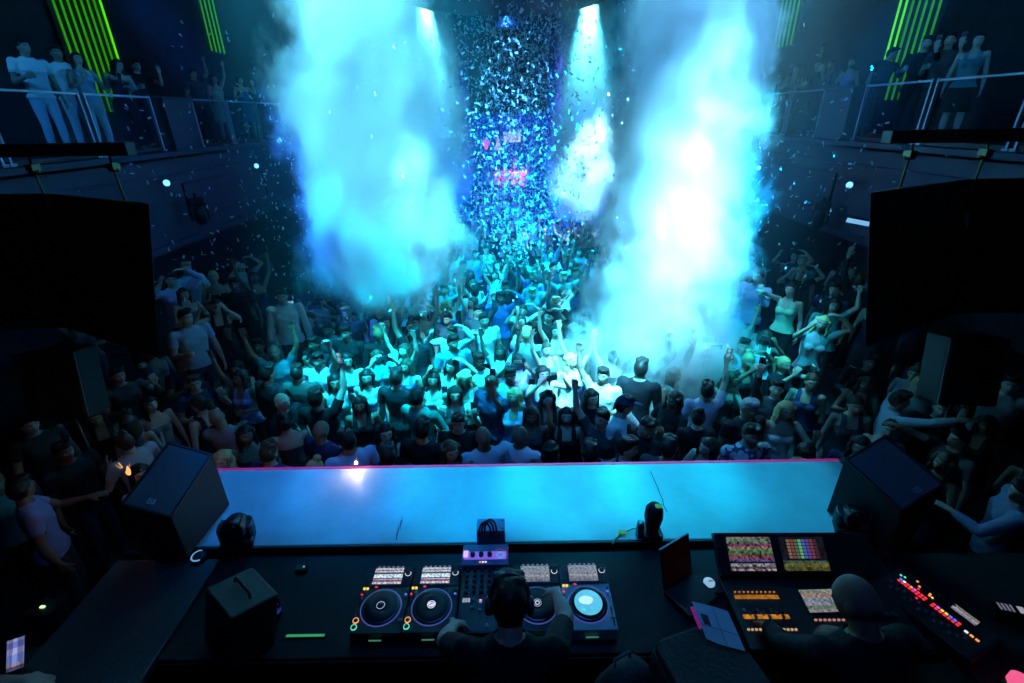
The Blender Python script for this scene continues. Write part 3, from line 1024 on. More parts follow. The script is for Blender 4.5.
# side counter, speckled
M_SPECK = bpy.data.materials.new('speckled_top'); M_SPECK.use_nodes = True
_nt = M_SPECK.node_tree; _b = _nt.nodes['Principled BSDF']; _b.inputs['Roughness'].default_value = 0.7
_tc = nd(_nt, 'ShaderNodeTexCoord'); _v = nd(_nt, 'ShaderNodeTexVoronoi'); _v.inputs['Scale'].default_value = 45
_nt.links.new(_tc.outputs['Object'], _v.inputs['Vector'])
_rp = nd(_nt, 'ShaderNodeValToRGB'); _rp.color_ramp.elements[0].position = 0.06; _rp.color_ramp.elements[0].color = (0.22, 0.25, 0.27, 1); _rp.color_ramp.elements[1].position = 0.14; _rp.color_ramp.elements[1].color = (0.030, 0.048, 0.056, 1)
_nt.links.new(_v.outputs['Distance'], _rp.inputs['Fac']); _nt.links.new(_rp.outputs['Color'], _b.inputs['Base Color'])
t = thing('side_counter', 'dark speckled side counter running back from the end of the runway', 'counter', (0, 0, 0))
b = MB(); b.box((-2.36, 1.45, 1.97), (0.70, 1.78, 0.06)); b.build('worktop', M_SPECK, t, 0.006)
b = MB(); b.box((-2.68, 1.45, 1.545), (0.05, 1.74, 0.79)); b.build('outer_panel', M_BLACK, t)
b = MB(); b.box((-2.36, 2.31, 1.545), (0.66, 0.04, 0.79)); b.build('end_panel', M_BLACK, t)

# ---------------------------------------------------------------- wedge monitors on the runway ends
M_LOGO = mat('logo_grey', (0.45, 0.48, 0.55), 0.5)


def wedge(label, A, B_, C_, s):
    """grille plane corners: A far-inner, B_ near-inner, C_ far-outer (world)"""
    t = thing('floor_monitor', label, 'loudspeaker', (0, 0, 0), group='wedge monitors on the runway ends')
    ax = (B_ - A); Lx = ax.length; ax.normalize()
    ay = (C_ - A); ay = ay - ax * ay.dot(ax); Ly = ay.length; ay.normalize()
    az = ax.cross(ay)
    if az.z < 0:
        az = -az
    Mx = basis(ax, ay, az, A)
    # cabinet: wedge cross-section down to the deck, in the (ay, z) plane, extruded along ax
    t.matrix_world = Mx
    inv = Mx.inverted()
    vs = []
    for e in (0, Lx):
        P0 = A + ax * e; P1 = A + ax * e + ay * Ly
        q = az * 0.0
        D0 = P0 + Vector((0, 0, 0)); D1 = P1
        dz0, dz1 = P0.z - RW - 0.004, P1.z - RW - 0.004
        vs += [inv @ P0, inv @ P1, inv @ (P1 + az * -min(.30, dz1 * .9)), inv @ (P1 - Vector((0, 0, dz1)) - (ay * .10)), inv @ (P0 - Vector((0, 0, dz0)))]
    n = 5
    b = MB(); b.add(vs, [list(range(n)), list(range(n, 2 * n))[::-1]] + [(i, n + i, n + (i + 1) % n, (i + 1) % n) for i in range(n)])
    bm_ = b.build('cabinet', M_BLACK, t, 0.008)
    me = bm_.data; bm = bmesh.new(); bm.from_mesh(me); bmesh.ops.recalc_face_normals(bm, faces=bm.faces); bm.to_mesh(me); bm.free()
    g = MB(); g.box((Lx / 2, Ly / 2, 0.006), (Lx - 0.035, Ly - 0.035, 0.016)); gr = g.build('grille', mat('monitor_grille', (0.075, 0.08, 0.12), 0.6, noise=0.4, nscale=220), t, 0.004)
    f = MB()
    for (c_, s_) in (((Lx / 2, 0.008, 0.008), (Lx, 0.016, 0.022)), ((Lx / 2, Ly - .008, 0.008), (Lx, 0.016, 0.022)), ((0.008, Ly / 2, .008), (.016, Ly, .022)), ((Lx - .008, Ly / 2, .008), (.016, Ly, .022))):
        f.box(c_, s_)
    f.build('grille_frame', M_BLACKM, t, 0.003)
    # small square maker's plate with two rows of marks
    lx, ly = Lx * 0.86, Ly * 0.52
    l = MB(); l.box((lx, ly, 0.016), (0.034, 0.042, 0.004)); lo = l.build('badge', M_LOGO, gr)
    l = MB()
    for a_ in (-1, 1):
        l.box((lx + a_ * 0.008, ly, 0.0185), (0.004, 0.030, 0.002)); l.box((lx, ly + a_ * 0.009, 0.0185), (0.020, 0.004, 0.002))
    l.build('badge_mark', M_BLACK, lo)
    return t


# corners measured on the sloping faces
zf, zn = 2.40, 2.30
wedge('black wedge monitor on the left end of the runway, small badge on its grille', at_z(213, 455, 2.52), at_z(171, 519, 2.40), at_z(174, 435, 2.66), -1)
wedge('black wedge monitor on the right end of the runway, small badge on its grille', at_z(844, 460, 2.52), at_z(902, 513, 2.40), at_z(880, 432, 2.66), 1)

# ---------------------------------------------------------------- screens
def screen_mat(name, bands, estr=1.0, cols=40, jitter=0.6, axis='Y', size=0.2, seed=0):
    """lit display: horizontal coloured rows broken up by noise; bands: list of (pos, colour)"""
    m = bpy.data.materials.new(name); m.use_nodes = True
    nt = m.node_tree; b = nt.nodes['Principled BSDF']; L = nt.links.new
    b.inputs['Base Color'].default_value = (0.01, 0.01, 0.012, 1); b.inputs['Roughness'].default_value = 0.15
    tc = nd(nt, 'ShaderNodeTexCoord')
    sp = nd(nt, 'ShaderNodeSeparateXYZ'); L(tc.outputs['Object'], sp.inputs[0])
    mr = nd(nt, 'ShaderNodeMapRange'); mr.inputs['From Min'].default_value = -size / 2; mr.inputs['From Max'].default_value = size / 2
    L(sp.outputs[axis], mr.inputs['Value'])
    rp = nd(nt, 'ShaderNodeValToRGB'); rp.color_ramp.interpolation = 'CONSTANT'
    el = rp.color_ramp.elements
    while len(el) < len(bands):
        el.new(0.5)
    for e, (p, c_) in zip(el, bands):
        e.position = p; e.color = (*c_, 1)
    L(mr.outputs[0], rp.inputs['Fac'])
    mp = nd(nt, 'ShaderNodeMapping'); mp.inputs['Scale'].default_value = (cols, cols * .9, 1) if axis == 'Y' else (cols * .9, cols, 1); mp.inputs['Location'].default_value = (seed, seed, 0)
    L(tc.outputs['Object'], mp.inputs['Vector'])
    nz = nd(nt, 'ShaderNodeTexVoronoi'); nz.inputs['Scale'].default_value = 1.0; nz.distance = 'CHEBYCHEV'
    L(mp.outputs[0], nz.inputs['Vector'])
    sc = nd(nt, 'ShaderNodeSeparateColor'); L(nz.outputs['Color'], sc.inputs[0])
    mm = nd(nt, 'ShaderNodeMath', operation='MULTIPLY_ADD'); L(sc.outputs[0], mm.inputs[0]); mm.inputs[1].default_value = jitter; mm.inputs[2].default_value = 1 - jitter
    mx = nd(nt, 'ShaderNodeMixRGB', blend_type='MULTIPLY'); mx.inputs['Fac'].default_value = 1
    L(rp.outputs['Color'], mx.inputs['Color1']); L(mm.outputs[0], mx.inputs['Color2'])
    L(mx.outputs['Color'], b.inputs['Emission Color']); b.inputs['Emission Strength'].default_value = estr
    return m


W_, K_ = (.9, .92, .95), (.02, .02, .03)
SCR_A = screen_mat('player_display', [(0, (.65, .68, .80)), (.10, (.34, .12, .20)), (.24, (.55, .60, .75)), (.30, (.06, .08, .2)), (.36, (.80, .95, 1.0)), (.54, (.6, .8, .9)), (.60, K_), (.66, (.18, .15, .32)), (.72, (.72, .74, .85)), (.80, (.40, .24, .22)), (.88, (.55, .6, .75))], 1.15, 130, .75, size=.112)
SCR_B = screen_mat('player_display_browser', [(0, (.22, .28, .42)), (.12, (.38, .36, .42)), (.28, (.45, .55, .70)), (.40, (.40, .38, .42)), (.55, (.36, .46, .62)), (.70, (.42, .42, .5)), (.86, (.30, .48, .7))], .8, 140, .7, size=.112)
SCR_L1 = screen_mat('console_display', [(0, (.65, .55, .6)), (.07, (.25, .12, .2)), (.13, (.5, .6, .6)), (.22, K_), (.27, (.25, .15, .5)), (.36, (.4, .12, .12)), (.48, (.12, .35, .18)), (.6, (.45, .4, .2)), (.70, (.4, .1, .3)), (.80, (.2, .4, .25)), (.92, (.45, .35, .3))], .6, 75, .95, size=.2)
SCR_L3 = screen_mat('console_small_display', [(0, (.5, .45, .5)), (.15, (.2, .4, .25)), (.3, (.5, .4, .6)), (.45, (.3, .5, .6)), (.6, (.6, .4, .35)), (.8, (.4, .5, .4))], .65, 90, .7, size=.14)
SCR_D = screen_mat('desk_display', [(0, (.55, .52, .62)), (.18, (.35, .33, .42)), (.35, (.6, .56, .65)), (.55, (.30, .28, .36)), (.7, (.5, .45, .2)), (.82, (.45, .42, .5))], .75, 110, .7, size=.11)
SCR_P = screen_mat('phone_display', [(0, (.15, .2, .5)), (.2, (.4, .45, .9)), (.5, (.25, .3, .8)), (.7, (.55, .6, .95)), (.88, (.1, .1, .3))], .7, 60, .8, size=.14)
M_PLAST = mat('player_plastic', (0.022, 0.023, 0.028), 0.32)
M_KNOB = mat('knob_rubber', (0.02, 0.02, 0.022), 0.5)
M_RING = mat('jog_ring_light', (.2, .22, .4), .25, emit=(.10, .12, .50), estr=.45)
M_JOG = mat('jog_metal', (0.10, 0.10, 0.115), 0.28, metal=0.85)
E = lambda n, c_=None, s_=1.0: mat('led_' + n, (.05, .05, .05), .3, emit=c_, estr=s_)
M_GRN, M_ORG, M_RED, M_BLU, M_WHT, M_YEL, M_CYN, M_MAG = E('green', (.12, .75, .5)), E('orange', (1, .36, .10)), E('red', (1, .03, .06)), E('blue', (.08, .2, 1)), E('white', (.8, .9, 1)), E('yellow', (1, .72, .1)), E('cyan', (.1, .75, 1), 1.3), E('magenta', (.8, .1, .9))

CDW, CDL = 0.292, 0.42


def make_player():
    t = thing('media_player', 'x', 'dj player')
    b = MB(); b.rbox((0, 0, 0.045), (CDW, CDL, 0.09), 0.008); b.build('body', M_PLAST, t, 0.004)
    b = MB(); b.box((0, 0.15, 0.094), (CDW - .008, CDL * .32, 0.008)); b.build('display_deck', M_BLACK, t, 0.003)
    b = MB(); b.box((0, 0, 0), (0.178, 0.112, 0.004)); b.build('screen', SCR_A, t, loc=(-0.003, 0.152, 0.101))
    # jog wheel
    b = MB(); b.lathe([(0.112, 0), (0.113, 0.010), (0.108, 0.016), (0.100, 0.016)], 40); j = b.build('jog_wheel', M_JOG, t, loc=(0.0, -0.055, 0.088))
    b = MB(); b.ring(0.1145, 0.1195, 0.0, 0.007, 40); b.build('light_ring', M_RING, j)
    b = MB(); b.lathe([(0.098, 0.014), (0.096, 0.021), (0.04, 0.022), (0.034, 0.019)], 40); b.build('platter', M_BLACK, j)
    b = MB(); b.lathe([(0.033, 0.018), (0.031, 0.0235), (0.01, 0.024)], 24); b.build('jog_display', mat('jog_display', (.02, .02, .03), .2), j)
    b = MB()
    b.ring(0.0215, 0.0245, 0.0235, 0.0255); b.build('jog_display_ring', E('soft_white', (.45, .5, .7), .7), j)
    for k, (yy, mm) in enumerate(((-0.165, M_ORG), (-0.205, M_GRN))):
        b = MB(); b.lathe([(0.0125, 0), (0.0125, 0.006), (0.011, 0.007)], 20); bt = b.build('cue_button' if k == 0 else 'play_button', M_KNOB, t, loc=(-0.126, yy + .03, 0.090)); b = MB(); b.ring(0.0135, 0.0175, 0, 0.006); b.build('button_ring', mm, bt)
    for k in range(2):
        b = MB(); b.rbox((0, 0, 0.003), (0.014, 0.014, 0.006), 0.003); b.build('loop_button', M_YEL, t, loc=(-0.132 + .020 * k, 0.070, 0.090))
    for k in range(4):
        b = MB(); b.rbox((0, 0, 0.003), (0.012, 0.008, 0.006), 0.002); b.build('beat_button', M_RED if k == 0 else M_KNOB, t, loc=(-0.136, 0.03 - .024 * k, 0.090))
    for k in range(8):
        b = MB(); b.rbox((0, 0, 0.003), (0.016, 0.009, 0.006), 0.002); b.build('hot_cue_button', (M_KNOB, M_RED, M_KNOB, M_BLU)[k % 4] if k in (1,) else M_KNOB, t, loc=(-0.085 + .0235 * k, 0.082, 0.090))
    b = MB(); b.lathe([(0.016, 0), (0.015, 0.018), (0.012, 0.020)], 20); kn = b.build('browse_knob', M_KNOB, t, loc=(0.118, 0.170, 0.095))
    b = MB(); b.ring(0.0160, 0.0188, 0, 0.004); b.build('knob_light', M_WHT, kn)
    b = MB(); b.box((0.130, -0.13, 0.091), (0.008, 0.12, 0.003)); b.build('tempo_slot', M_BLACK, t)
    b = MB(); b.rbox((0, 0, 0.008), (0.024, 0.016, 0.014), 0.003); b.build('tempo_slider', M_STEEL, t, loc=(0.130, -0.14, 0.091))
    for k in range(3):
        b = MB(); b.rbox((0, 0, 0.003), (0.014, 0.008, 0.006), 0.002); b.build('mode_button', M_BLU if k == 1 else M_KNOB, t, loc=(0.130, 0.03 - .022 * k + .02, 0.090))
    b = MB(); b.box((0, -0.2255, 0.05), (0.07, 0.004, 0.008)); b.build('name_strip', E('dim_green', (.1, .5, .35), .35), t)
    for k in range(6):
        b = MB(); b.box((-0.075 + .03 * k, 0.220, 0.099), (0.012, 0.006, 0.003)); b.build('status_light', E('dim_white', (.4, .45, .6), .5), t)
    return t


yc = 1.95
xs = [-0.795, -0.497, 0.125, 0.424]
say = ['first dj player from the left, red-rowed display and dark jog wheel', 'dj player between the leftmost player and the mixer, bright emblem on its jog wheel',
       'dj player just past the mixer, partly behind the head of the person mixing', 'rightmost dj player, light painted into its grey top, cyan reflection painted on jog wheel']
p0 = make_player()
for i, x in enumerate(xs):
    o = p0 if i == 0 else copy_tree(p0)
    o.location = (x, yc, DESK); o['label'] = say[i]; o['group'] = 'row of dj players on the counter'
    ch = {c_.name.split('.')[0]: c_ for c_ in o.children}
    if i >= 2:
        ch['screen'].data = ch['screen'].data.copy(); ch['screen'].data.materials[0] = SCR_B
    jw = {c_.name.split('.')[0]: c_ for c_ in ch['jog_wheel'].children}
    if i == 1:
        jw['jog_display_ring'].data = jw['jog_display_ring'].data.copy(); jw['jog_display_ring'].data.materials[0] = E('emblem_white', (.8, .85, 1.0), .9)
        b = MB(); b.prism([(0.022 * math.cos(k * PI / 3), 0.016 * math.sin(k * PI / 3)) for k in range(6)], 0.0235, 0.0262); b.build('jog_emblem', E('emblem_white', (.8, .85, 1.0), .9), ch['jog_wheel'])
        b = MB(); b.tube([(-.012, -.006, .0268), (0.0, 0.004, .0268), (.012, .006, .0268)], .0022, 6); b.build('emblem_mark', M_BLACK, ch['jog_wheel'])
    if i == 2:
        b = MB(); b.ring(0.0095, 0.0135, 0.0235, 0.0256); b.build('jog_emblem', E('emblem_white', (.8, .85, 1.0), .9), ch['jog_wheel'])
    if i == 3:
        b = MB(); b.lathe([(0.082, 0.0220), (0.078, 0.0245), (0.02, 0.0248)], 32); b.build('jog_reflection_glow', mat('cyan_reflection_glow', (.1, .4, .5), .15, emit=(.12, .62, .85), estr=.8, noise=0.6, nscale=18), ch['jog_wheel'])  # glowing disc imitates a glossy cyan reflection on the wheel
        b = MB(); b.ell((-.012, .012, .0240), (.045, .030, .0025)); b.build('jog_reflection_highlight', E('pale_cyan', (.5, .95, 1.0), 1.0), ch['jog_wheel'])  # brightest spot of the imitated reflection
        ch['body'].data = ch['body'].data.copy(); ch['body'].data.materials[0] = mat('player_plastic_painted_lit', (.46, .50, .52), .4)  # runway light painted into a paler body colour

# mixer
t = thing('dj_mixer', 'black dj mixer with rows of knobs and faders, between the two pairs of players', 'dj mixer', (-0.186, yc, DESK))
b = MB(); b.rbox((0, 0, 0.05), (0.300, 0.445, 0.10), 0.008); b.build('body', M_PLAST, t, 0.004)
b = MB(); b.box((0, 0, 0.1015), (0.285, 0.43, 0.003)); b.build('faceplate', mat('mixer_plate', (.022, .024, .035), .4), t)
for c_ in range(6):
    x = -0.115 + c_ * 0.046
    for r_ in range(5):
        b = MB(); b.lathe([(0.011, 0), (0.0105, 0.014), (0.008, 0.018)], 14); kn = b.build('knob', M_KNOB, t, loc=(x, 0.175 - r_ * 0.038, 0.103))
        b = MB(); b.box((0, 0.005, 0.0185), (0.002, 0.009, 0.001)); b.build('pointer', M_STEEL, kn)
for c_ in range(4):
    x = -0.07 + c_ * 0.046
    b = MB(); b.box((x, -0.10, 0.1035), (0.006, 0.09, 0.002)); b.build('fader_slot', M_BLACK, t)
    b = MB(); b.rbox((0, 0, 0.008), (0.020, 0.012, 0.014), 0.003); b.build('fader', M_STEEL, t, loc=(x, -0.08 - .015 * (c_ % 3), 0.104))
    for r_ in range(2):
        b = MB(); b.rbox((0, 0, 0.002), (0.016, 0.008, 0.005), 0.002); b.build('cue_light', (M_KNOB, M_ORG, M_KNOB, M_BLU)[(c_ + 2 * r_) % 4], t, loc=(x, -0.028 - .012 * r_, 0.104))
for r_ in range(2):
    for c_ in range(3):
        b = MB(); b.rbox((0, 0, 0.002), (0.013, 0.009, 0.005), 0.002); b.build('pad_button', E('soft_white', (.45, .5, .7), .7), t, loc=(-0.135 + .016 * c_ + .01, -0.02 - .014 * r_, 0.104))
b = MB(); b.rbox((0, 0, 0.008), (0.012, 0.022, 0.014), 0.003); b.build('crossfader', M_STEEL, t, loc=(0.02, -0.19, 0.104))

# effects box behind the mixer, lit violet
pc = at_z(485, 552, DESK + .17)
t = thing('effects_unit', 'small violet-lit effects box with knobs on top, standing behind the mixer', 'effects box', (pc.x, 2.22, DESK))
M_FX = mat('fx_box', (0.16, 0.13, 0.30), 0.35)
b = MB(); b.rbox((0, 0, 0.07), (0.30, 0.16, 0.14), 0.01); b.build('body', M_FX, t, 0.004)
b = MB(); b.box((0, -0.01, 0.1415), (0.27, 0.06, 0.003)); b.build('control_strip', mat('fx_strip', (.3, .2, .5), .4, emit=(.28, .14, .9), estr=.55), t)
for k in range(3):
    b = MB(); b.lathe([(0.016, 0), (0.015, 0.02), (0.011, 0.024)], 16); b.build('knob', M_KNOB, t, loc=(-0.08 + .055 * k, -0.01, 0.143))
b = MB(); b.ring(0.019, 0.026, 0, 0.006); b.build('dial_ring', E('dial_cyan', (.1, .4, .9), .8), t, loc=(0.098, -0.01, 0.143))
for k in range(7):
    a = PI * k / 6
    b = MB(); b.box((0.098 + .043 * math.cos(a), -0.005 + .043 * math.sin(a), 0.143), (.008, .006, .003)); b.build('dial_light', E('dial_red', (.9, .1, .25), .6), t)
for k in range(3):
    b = MB(); b.rbox((-.03 + .018 * k, -.060, 0.142), (0.012, 0.010, 0.004), .002); b.build('button_light', M_WHT if k else M_ORG, t)
b = MB(); b.box((-0.125, 0.0, 0.145), (0.030, 0.05, 0.006)); b.build('lit_corner', E('violet_white', (.75, .5, 1.0), 1.0), t)
# raised plate behind it with cable loops
pl = thing('cable_plate', 'pinkish-violet connector plate with black cable loops, behind the effects box', 'cable plate', (pc.x + .03, 2.44, RW))
b = MB(); b.rbox((0, 0, 0.06), (0.19, 0.11, 0.12), 0.006); b.build('plate', mat('pink_plate', (.30, .26, .45), .5), pl, 0.003)
for k in range(2):
    b = MB(); b.lathe([(0.006, 0), (0.005, 0.004)], 10); b.build('screw', M_BLACKM, pl, loc=(0.08, -0.035 + .07 * k, 0.121))
for k in range(3):
    b = MB(); pts = [(-0.075 + .018 * k + .045 * (1 - math.cos(a)) * .9, -0.06 + .012 * k - .03, 0.12 + .115 * math.sin(a)) for a in [PI * j / 10 for j in range(11)]]
    b.tube(pts, 0.007, 8, True); b.build('cable_loop', M_BLACK, pl)

# booth monitor on the near left, headphones, small effects lamps
t = thing('booth_monitor', 'black tilted booth monitor at the near left corner of the counter', 'loudspeaker', (-1.56, 1.74, 2.003), rot=(0, 0, R(-38))); t.scale = (.74, .74, .74)
b = MB(); b.rbox((0, 0, 0.22), (0.40, 0.34, 0.46), 0.02); cb = b.build('cabinet', mat('monitor_black', (0.011, 0.012, 0.015), 0.5), t, 0.012, loc=(0, 0, .05), rot=(R(-16), 0, 0))
b = MB(); b.box((0, 0.171, 0.22), (0.36, 0.012, 0.42)); b.build('grille', M_GRILLE, cb)
b = MB(); b.box((0, -0.171, 0.26), (0.26, 0.012, 0.22)); b.build('rear_panel', M_BLACKM, cb, .004)
b = MB(); b.tube([(-.12, 0, .462), (-.10, 0, .50), (.10, 0, .50), (.12, 0, .462)], .012, 8); b.build('handle', M_BLACKM, cb)
b = MB(); b.box((0, 0, 0.012), (0.34, 0.34, 0.024)); b.box((0, .1, .04), (.30, .05, .06)); b.build('foot_plate', M_BLACKM, t, .004)


def beam_lamp(p, label, yaw, sc=1.0, ring=False):
    t = thing('beam_lamp', label, 'stage light', p, rot=(0, 0, yaw), group='small lamps on the runway edge'); t.scale = (sc,) * 3
    b = MB(); b.rbox((0, 0, 0.03), (0.20, 0.16, 0.06), 0.02); b.build('base', M_BLACK, t, .006)
    b = MB(); b.rbox((0, 0.02, 0.10), (0.22, 0.14, 0.10), 0.05); b.lathe([(0.05, -.1), (0.075, -.08), (0.08, .06), (.07, .09)], 16, Matrix.Translation((0, .01, .13)) @ Matrix.Rotation(R(70), 4, 'X')); b.build('lamp_body', M_BLACKM, t, .006)
    for k in range(4):
        b = MB(); b.box((-.06 + .04 * k, -.03, 0.205), (.012, .10, .012)); b.build('cooling_fin', M_BLACK, t, .003)
    return t


q = at_z(241, 540, RW); beam_lamp((q.x, 2.43, RW), 'squat black stage lamp on the near edge of the runway, above the blue ring', .3)
q = at_z(851, 533, RW); beam_lamp((q.x, 2.44, RW), 'squat black stage lamp on the near edge of the runway by the lighting console', -.4)
q = at_z(213, 554, DESK)
t = thing('headphones', 'black headphones with a blue-lit ear ring, lying below the left stage lamp', 'headphones', (q.x, q.y, DESK), rot=(0, 0, .5))
b = MB(); b.tube([(0.075 * math.cos(a), 0.085 * math.sin(a), 0.02) for a in [PI * k / 10 for k in range(11)]], 0.009, 8, True); b.build('headband', M_BLACK, t)
for e in (-1, 1):
    b = MB(); b.lathe([(0.045, 0), (0.048, .02), (0.036, .04), (.02, .042)], 20); ec = b.build('ear_cup', M_BLACK, t, loc=(e * .075, -.01, .002))
    if e < 0:
        b = MB(); b.tube([(0.044 * math.cos(a), 0.044 * math.sin(a), 0.036) for a in [1.2 + 3.6 * k / 12 for k in range(13)]], 0.005, 8, True); b.build('light_ring', E('ring_blue', (.12, .4, .75), .8), ec)

# green light strip on the counter edge
a, c_ = at_z(286, 637, DESK + .01), at_z(324, 637, DESK + .01)
t = thing('light_strip', 'short flat green light strip on the near edge of the counter', 'led light', ((a.x + c_.x) / 2, a.y + .005, DESK))
b = MB(); b.box((0, 0, 0.006), (abs(c_.x - a.x) + .02, 0.022, 0.012)); b.build('channel', M_BLACKM, t, .002)
b = MB(); b.box((0, 0, 0.012), (abs(c_.x - a.x), 0.014, 0.006)); b.build('diffuser', E('strip_green', (.03, .32, .12), .9), t)
q = at_z(277, 616, DESK)
t = thing('tumbler', 'small clear drink glass on the counter beside the booth monitor', 'glass', (q.x, q.y, DESK))
b = MB(); b.lathe([(0.030, 0), (0.036, 0.11), (0.034, 0.11), (0.028, 0.008), (0.002, .008)], 20); b.build('glass', mat('clear_glass', (.8, .9, 1), .05, trans=1.0), t)
b = MB(); b.lathe([(0.027, 0.009), (0.0315, 0.06), (0.002, .06)], 20); b.build('drink', mat('violet_drink', (.2, .2, .6), .1, emit=(.05, .05, .35), estr=.3), t)
q = at_z(302, 571, DESK)
t = thing('adapter_box', 'tiny black adapter with one green light on the back of the counter', 'adapter', (q.x, q.y, DESK))
b = MB(); b.rbox((0, 0, .02), (.07, .05, .04), .008); b.build('body', M_BLACK, t, .003)
b = MB(); b.ell((.02, 0, .041), (.006, .006, .004)); b.build('power_light', M_GRN, t)

# ---------------------------------------------------------------- middle of the counter: microphone stand lamp, can, laptop, cases, cue sheet
q = at_z(652, 538, RW)
t = thing('gooseneck_lamp', 'rounded black lamp with a green-lit top, standing on the runway edge by the laptop', 'lamp', (q.x, 2.44, RW))
b = MB(); b.rbox((0, 0, .02), (.14, .11, .04), .02); b.build('base', M_BLACK, t, .005)
b = MB(); b.rings([(0, 0, .03, .035, .035), (0, 0, .10, .05, .05), (0, .0, .17, .062, .058), (0, .005, .235, .058, .05), (0, .008, .27, .035, .03)], 18); b.build('lamp_body', M_BLACK, t)
b = MB(); b.rbox((.02, -.01, .274), (.045, .03, .012), .01); b.build('indicator', E('top_green', (.05, .5, .15), .5), t)
t2 = thing('silver_can', 'small silver drink can beside the rounded black lamp', 'can', (q.x - .085, 2.43, RW))
b = MB(); b.lathe([(.022, 0), (.027, .008), (.027, .12), (.021, .13), (.021, .134)], 20); b.build('can_body', M_STEEL, t2)
b = MB(); b.lathe([(.020, .1335), (.019, .1345), (.002, .1345)], 20); b.build('lid', M_RAIL, t2)
t = thing('green_cable', 'thin green-tipped cable trailing over the runway edge to the black lamp', 'cable', (q.x, 2.43, RW))
b = MB(); b.tube([(-.02, 0.06, .012), (-.12, .04, .03), (-.20, .02, .012), (-.26, -.03, .008), (-.28, -.07, .006)], .005, 8, True); b.build('cord', mat('green_cord', (.05, .3, .1), .4), t)
b = MB(); b.rbox((-.20, .02, .02), (.05, .02, .02), .006); b.build('plug', E('plug_green', (.08, .6, .12), .4), t)

la, lb, lc, ld = at_z(664, 551, 2.28), at_z(692, 521, 2.50), at_z(699, 573, 2.15), at_z(664, 577, 2.13)
t = thing('laptop', 'dark open laptop seen edge-on, pale line along its lid, behind the black cases', 'laptop', (1.02, 2.06, DESK), rot=(0, 0, R(30)))
b = MB(); b.rbox((0, -0.09, .045), (.25, .20, .02), .012); b.build('keyboard_base', M_BLACKM, t, .003)
b = MB(); b.box((0, -.09, .0565), (.21, .10, .003)); b.build('keyboard', M_BLACK, t)
lid = MB(); lid.rbox((0, 0, .14), (.25, .010, .28), .004); lo = lid.build('lid', M_BLACK, t, .003, loc=(0, .012, .05), rot=(R(-16), 0, 0))
b = MB(); b.box((0, -.006, .14), (.22, .003, .24)); b.build('screen', mat('dark_red_screen', (.012, .006, .006), .6, emit=(.25, .02, .01), estr=.008, spec=.1), lo)
b = MB(); b.box((0, 0, .282), (.248, .011, .005)); b.build('lid_edge', mat('pale_edge', (.7, .7, .72), .4), lo)
b = MB(); b.box((0, -.07, .018), (.22, .18, .036)); b.build('stand', M_BLACK, t, .004)
q = at_z(709, 583, DESK + .04)
t = thing('round_controller', 'small round white-lit control knob on a black box, beside the lighting console', 'controller', (q.x, q.y, DESK))
b = MB(); b.rbox((0, 0, .02), (.16, .14, .04), .02); b.build('box', M_BLACK, t, .004)
b = MB(); b.lathe([(.034, .04), (.034, .05), (.028, .058), (.005, .058)], 20); b.build('dial', E('pale_dial', (.35, .65, .95), .7), t)
b = MB(); b.box((.008, .0, .0585), (.03, .006, .002)); b.build('dial_mark', M_BLACK, t)

# padded black case with the cue sheet on it
t = thing('equipment_case', 'large padded black case on the near side of the counter, cue sheet lying on it', 'case', (0.93, 1.36, 1.15), rot=(0, 0, R(18)))
M_CASE = mat('padded_black', (0.020, 0.022, 0.028), 0.75, bump=.5, nscale=60)
b = MB(); b.rbox((0, 0, .58), (.44, .46, 1.16), .06, None, 6); b.build('body', M_CASE, t, .03)
b = MB(); b.rbox((0, 0, 1.175), (.42, .44, .035), .05, None, 6); b.build('lid', M_CASE, t, .012)
b = MB(); b.tube([(-.10, .24, 1.0), (-.09, .29, 1.02), (.09, .29, 1.02), (.10, .24, 1.0)], .014, 8, True); b.build('handle', M_BLACK, t)
for xx in (-.12, .12):
    b = MB(); b.box((xx, .232, 1.13), (.04, .012, .06)); b.build('latch', M_BLACKM, t, .003)
t = thing('backpack', 'dark rounded backpack leaning beside the padded case, strap loop on top', 'bag', (0.56, 1.42, 1.15), rot=(0, 0, R(28)))
b = MB(); b.rings([(0, 0, 0, .15, .10), (0, 0, .1, .18, .13), (0, 0, .7, .19, .14), (0, .02, .95, .17, .12), (0, .03, 1.06, .10, .07), (0, .03, 1.09, .04, .03)], 22, None, 2.8); b.build('body', M_CASE, t)
b = MB(); b.rings([(0, -.14, .25, .10, .04), (0, -.155, .4, .12, .05), (0, -.14, .62, .10, .04)], 18); b.build('front_pocket', M_CASE, t)
b = MB(); b.tube([(-.05, .06, 1.03), (-.045, .08, 1.11), (.045, .08, 1.11), (.05, .06, 1.03)], .010, 8, True); b.build('strap', mat('strap_grey', (.05, .055, .07), .7), t)
q0, q1, q2, q3 = (at_z(692, 601, 2.353), at_z(728, 611, 2.353), at_z(745, 652, 2.353), at_z(706, 639, 2.353))
t = thing('cue_sheet', 'white printed sheet lying on the padded black case', 'paper', (0, 0, 0))
b = MB(); zz = 2.3445
n = 6; vs = []
for i in range(n + 1):
    for j in range(n + 1):
        u, v_ = i / n, j / n
        p = (q0 * (1 - u) + q1 * u) * (1 - v_) + (q3 * (1 - u) + q2 * u) * v_
        vs.append((p.x, p.y, zz + .010 * abs(math.sin(u * 3 + v_ * 2)) + .012 * (u - .5) ** 2))
vs2 = [(x, y, z + .0015) for x, y, z in vs]
fs = [(i * (n + 1) + j, i * (n + 1) + j + 1, (i + 1) * (n + 1) + j + 1, (i + 1) * (n + 1) + j) for i in range(n) for j in range(n)]
b.add(vs, fs, None, True); b.add(vs2, fs, None, True); b.build('sheet', mat('cue_paper', (.62, .70, .80), .8), t)
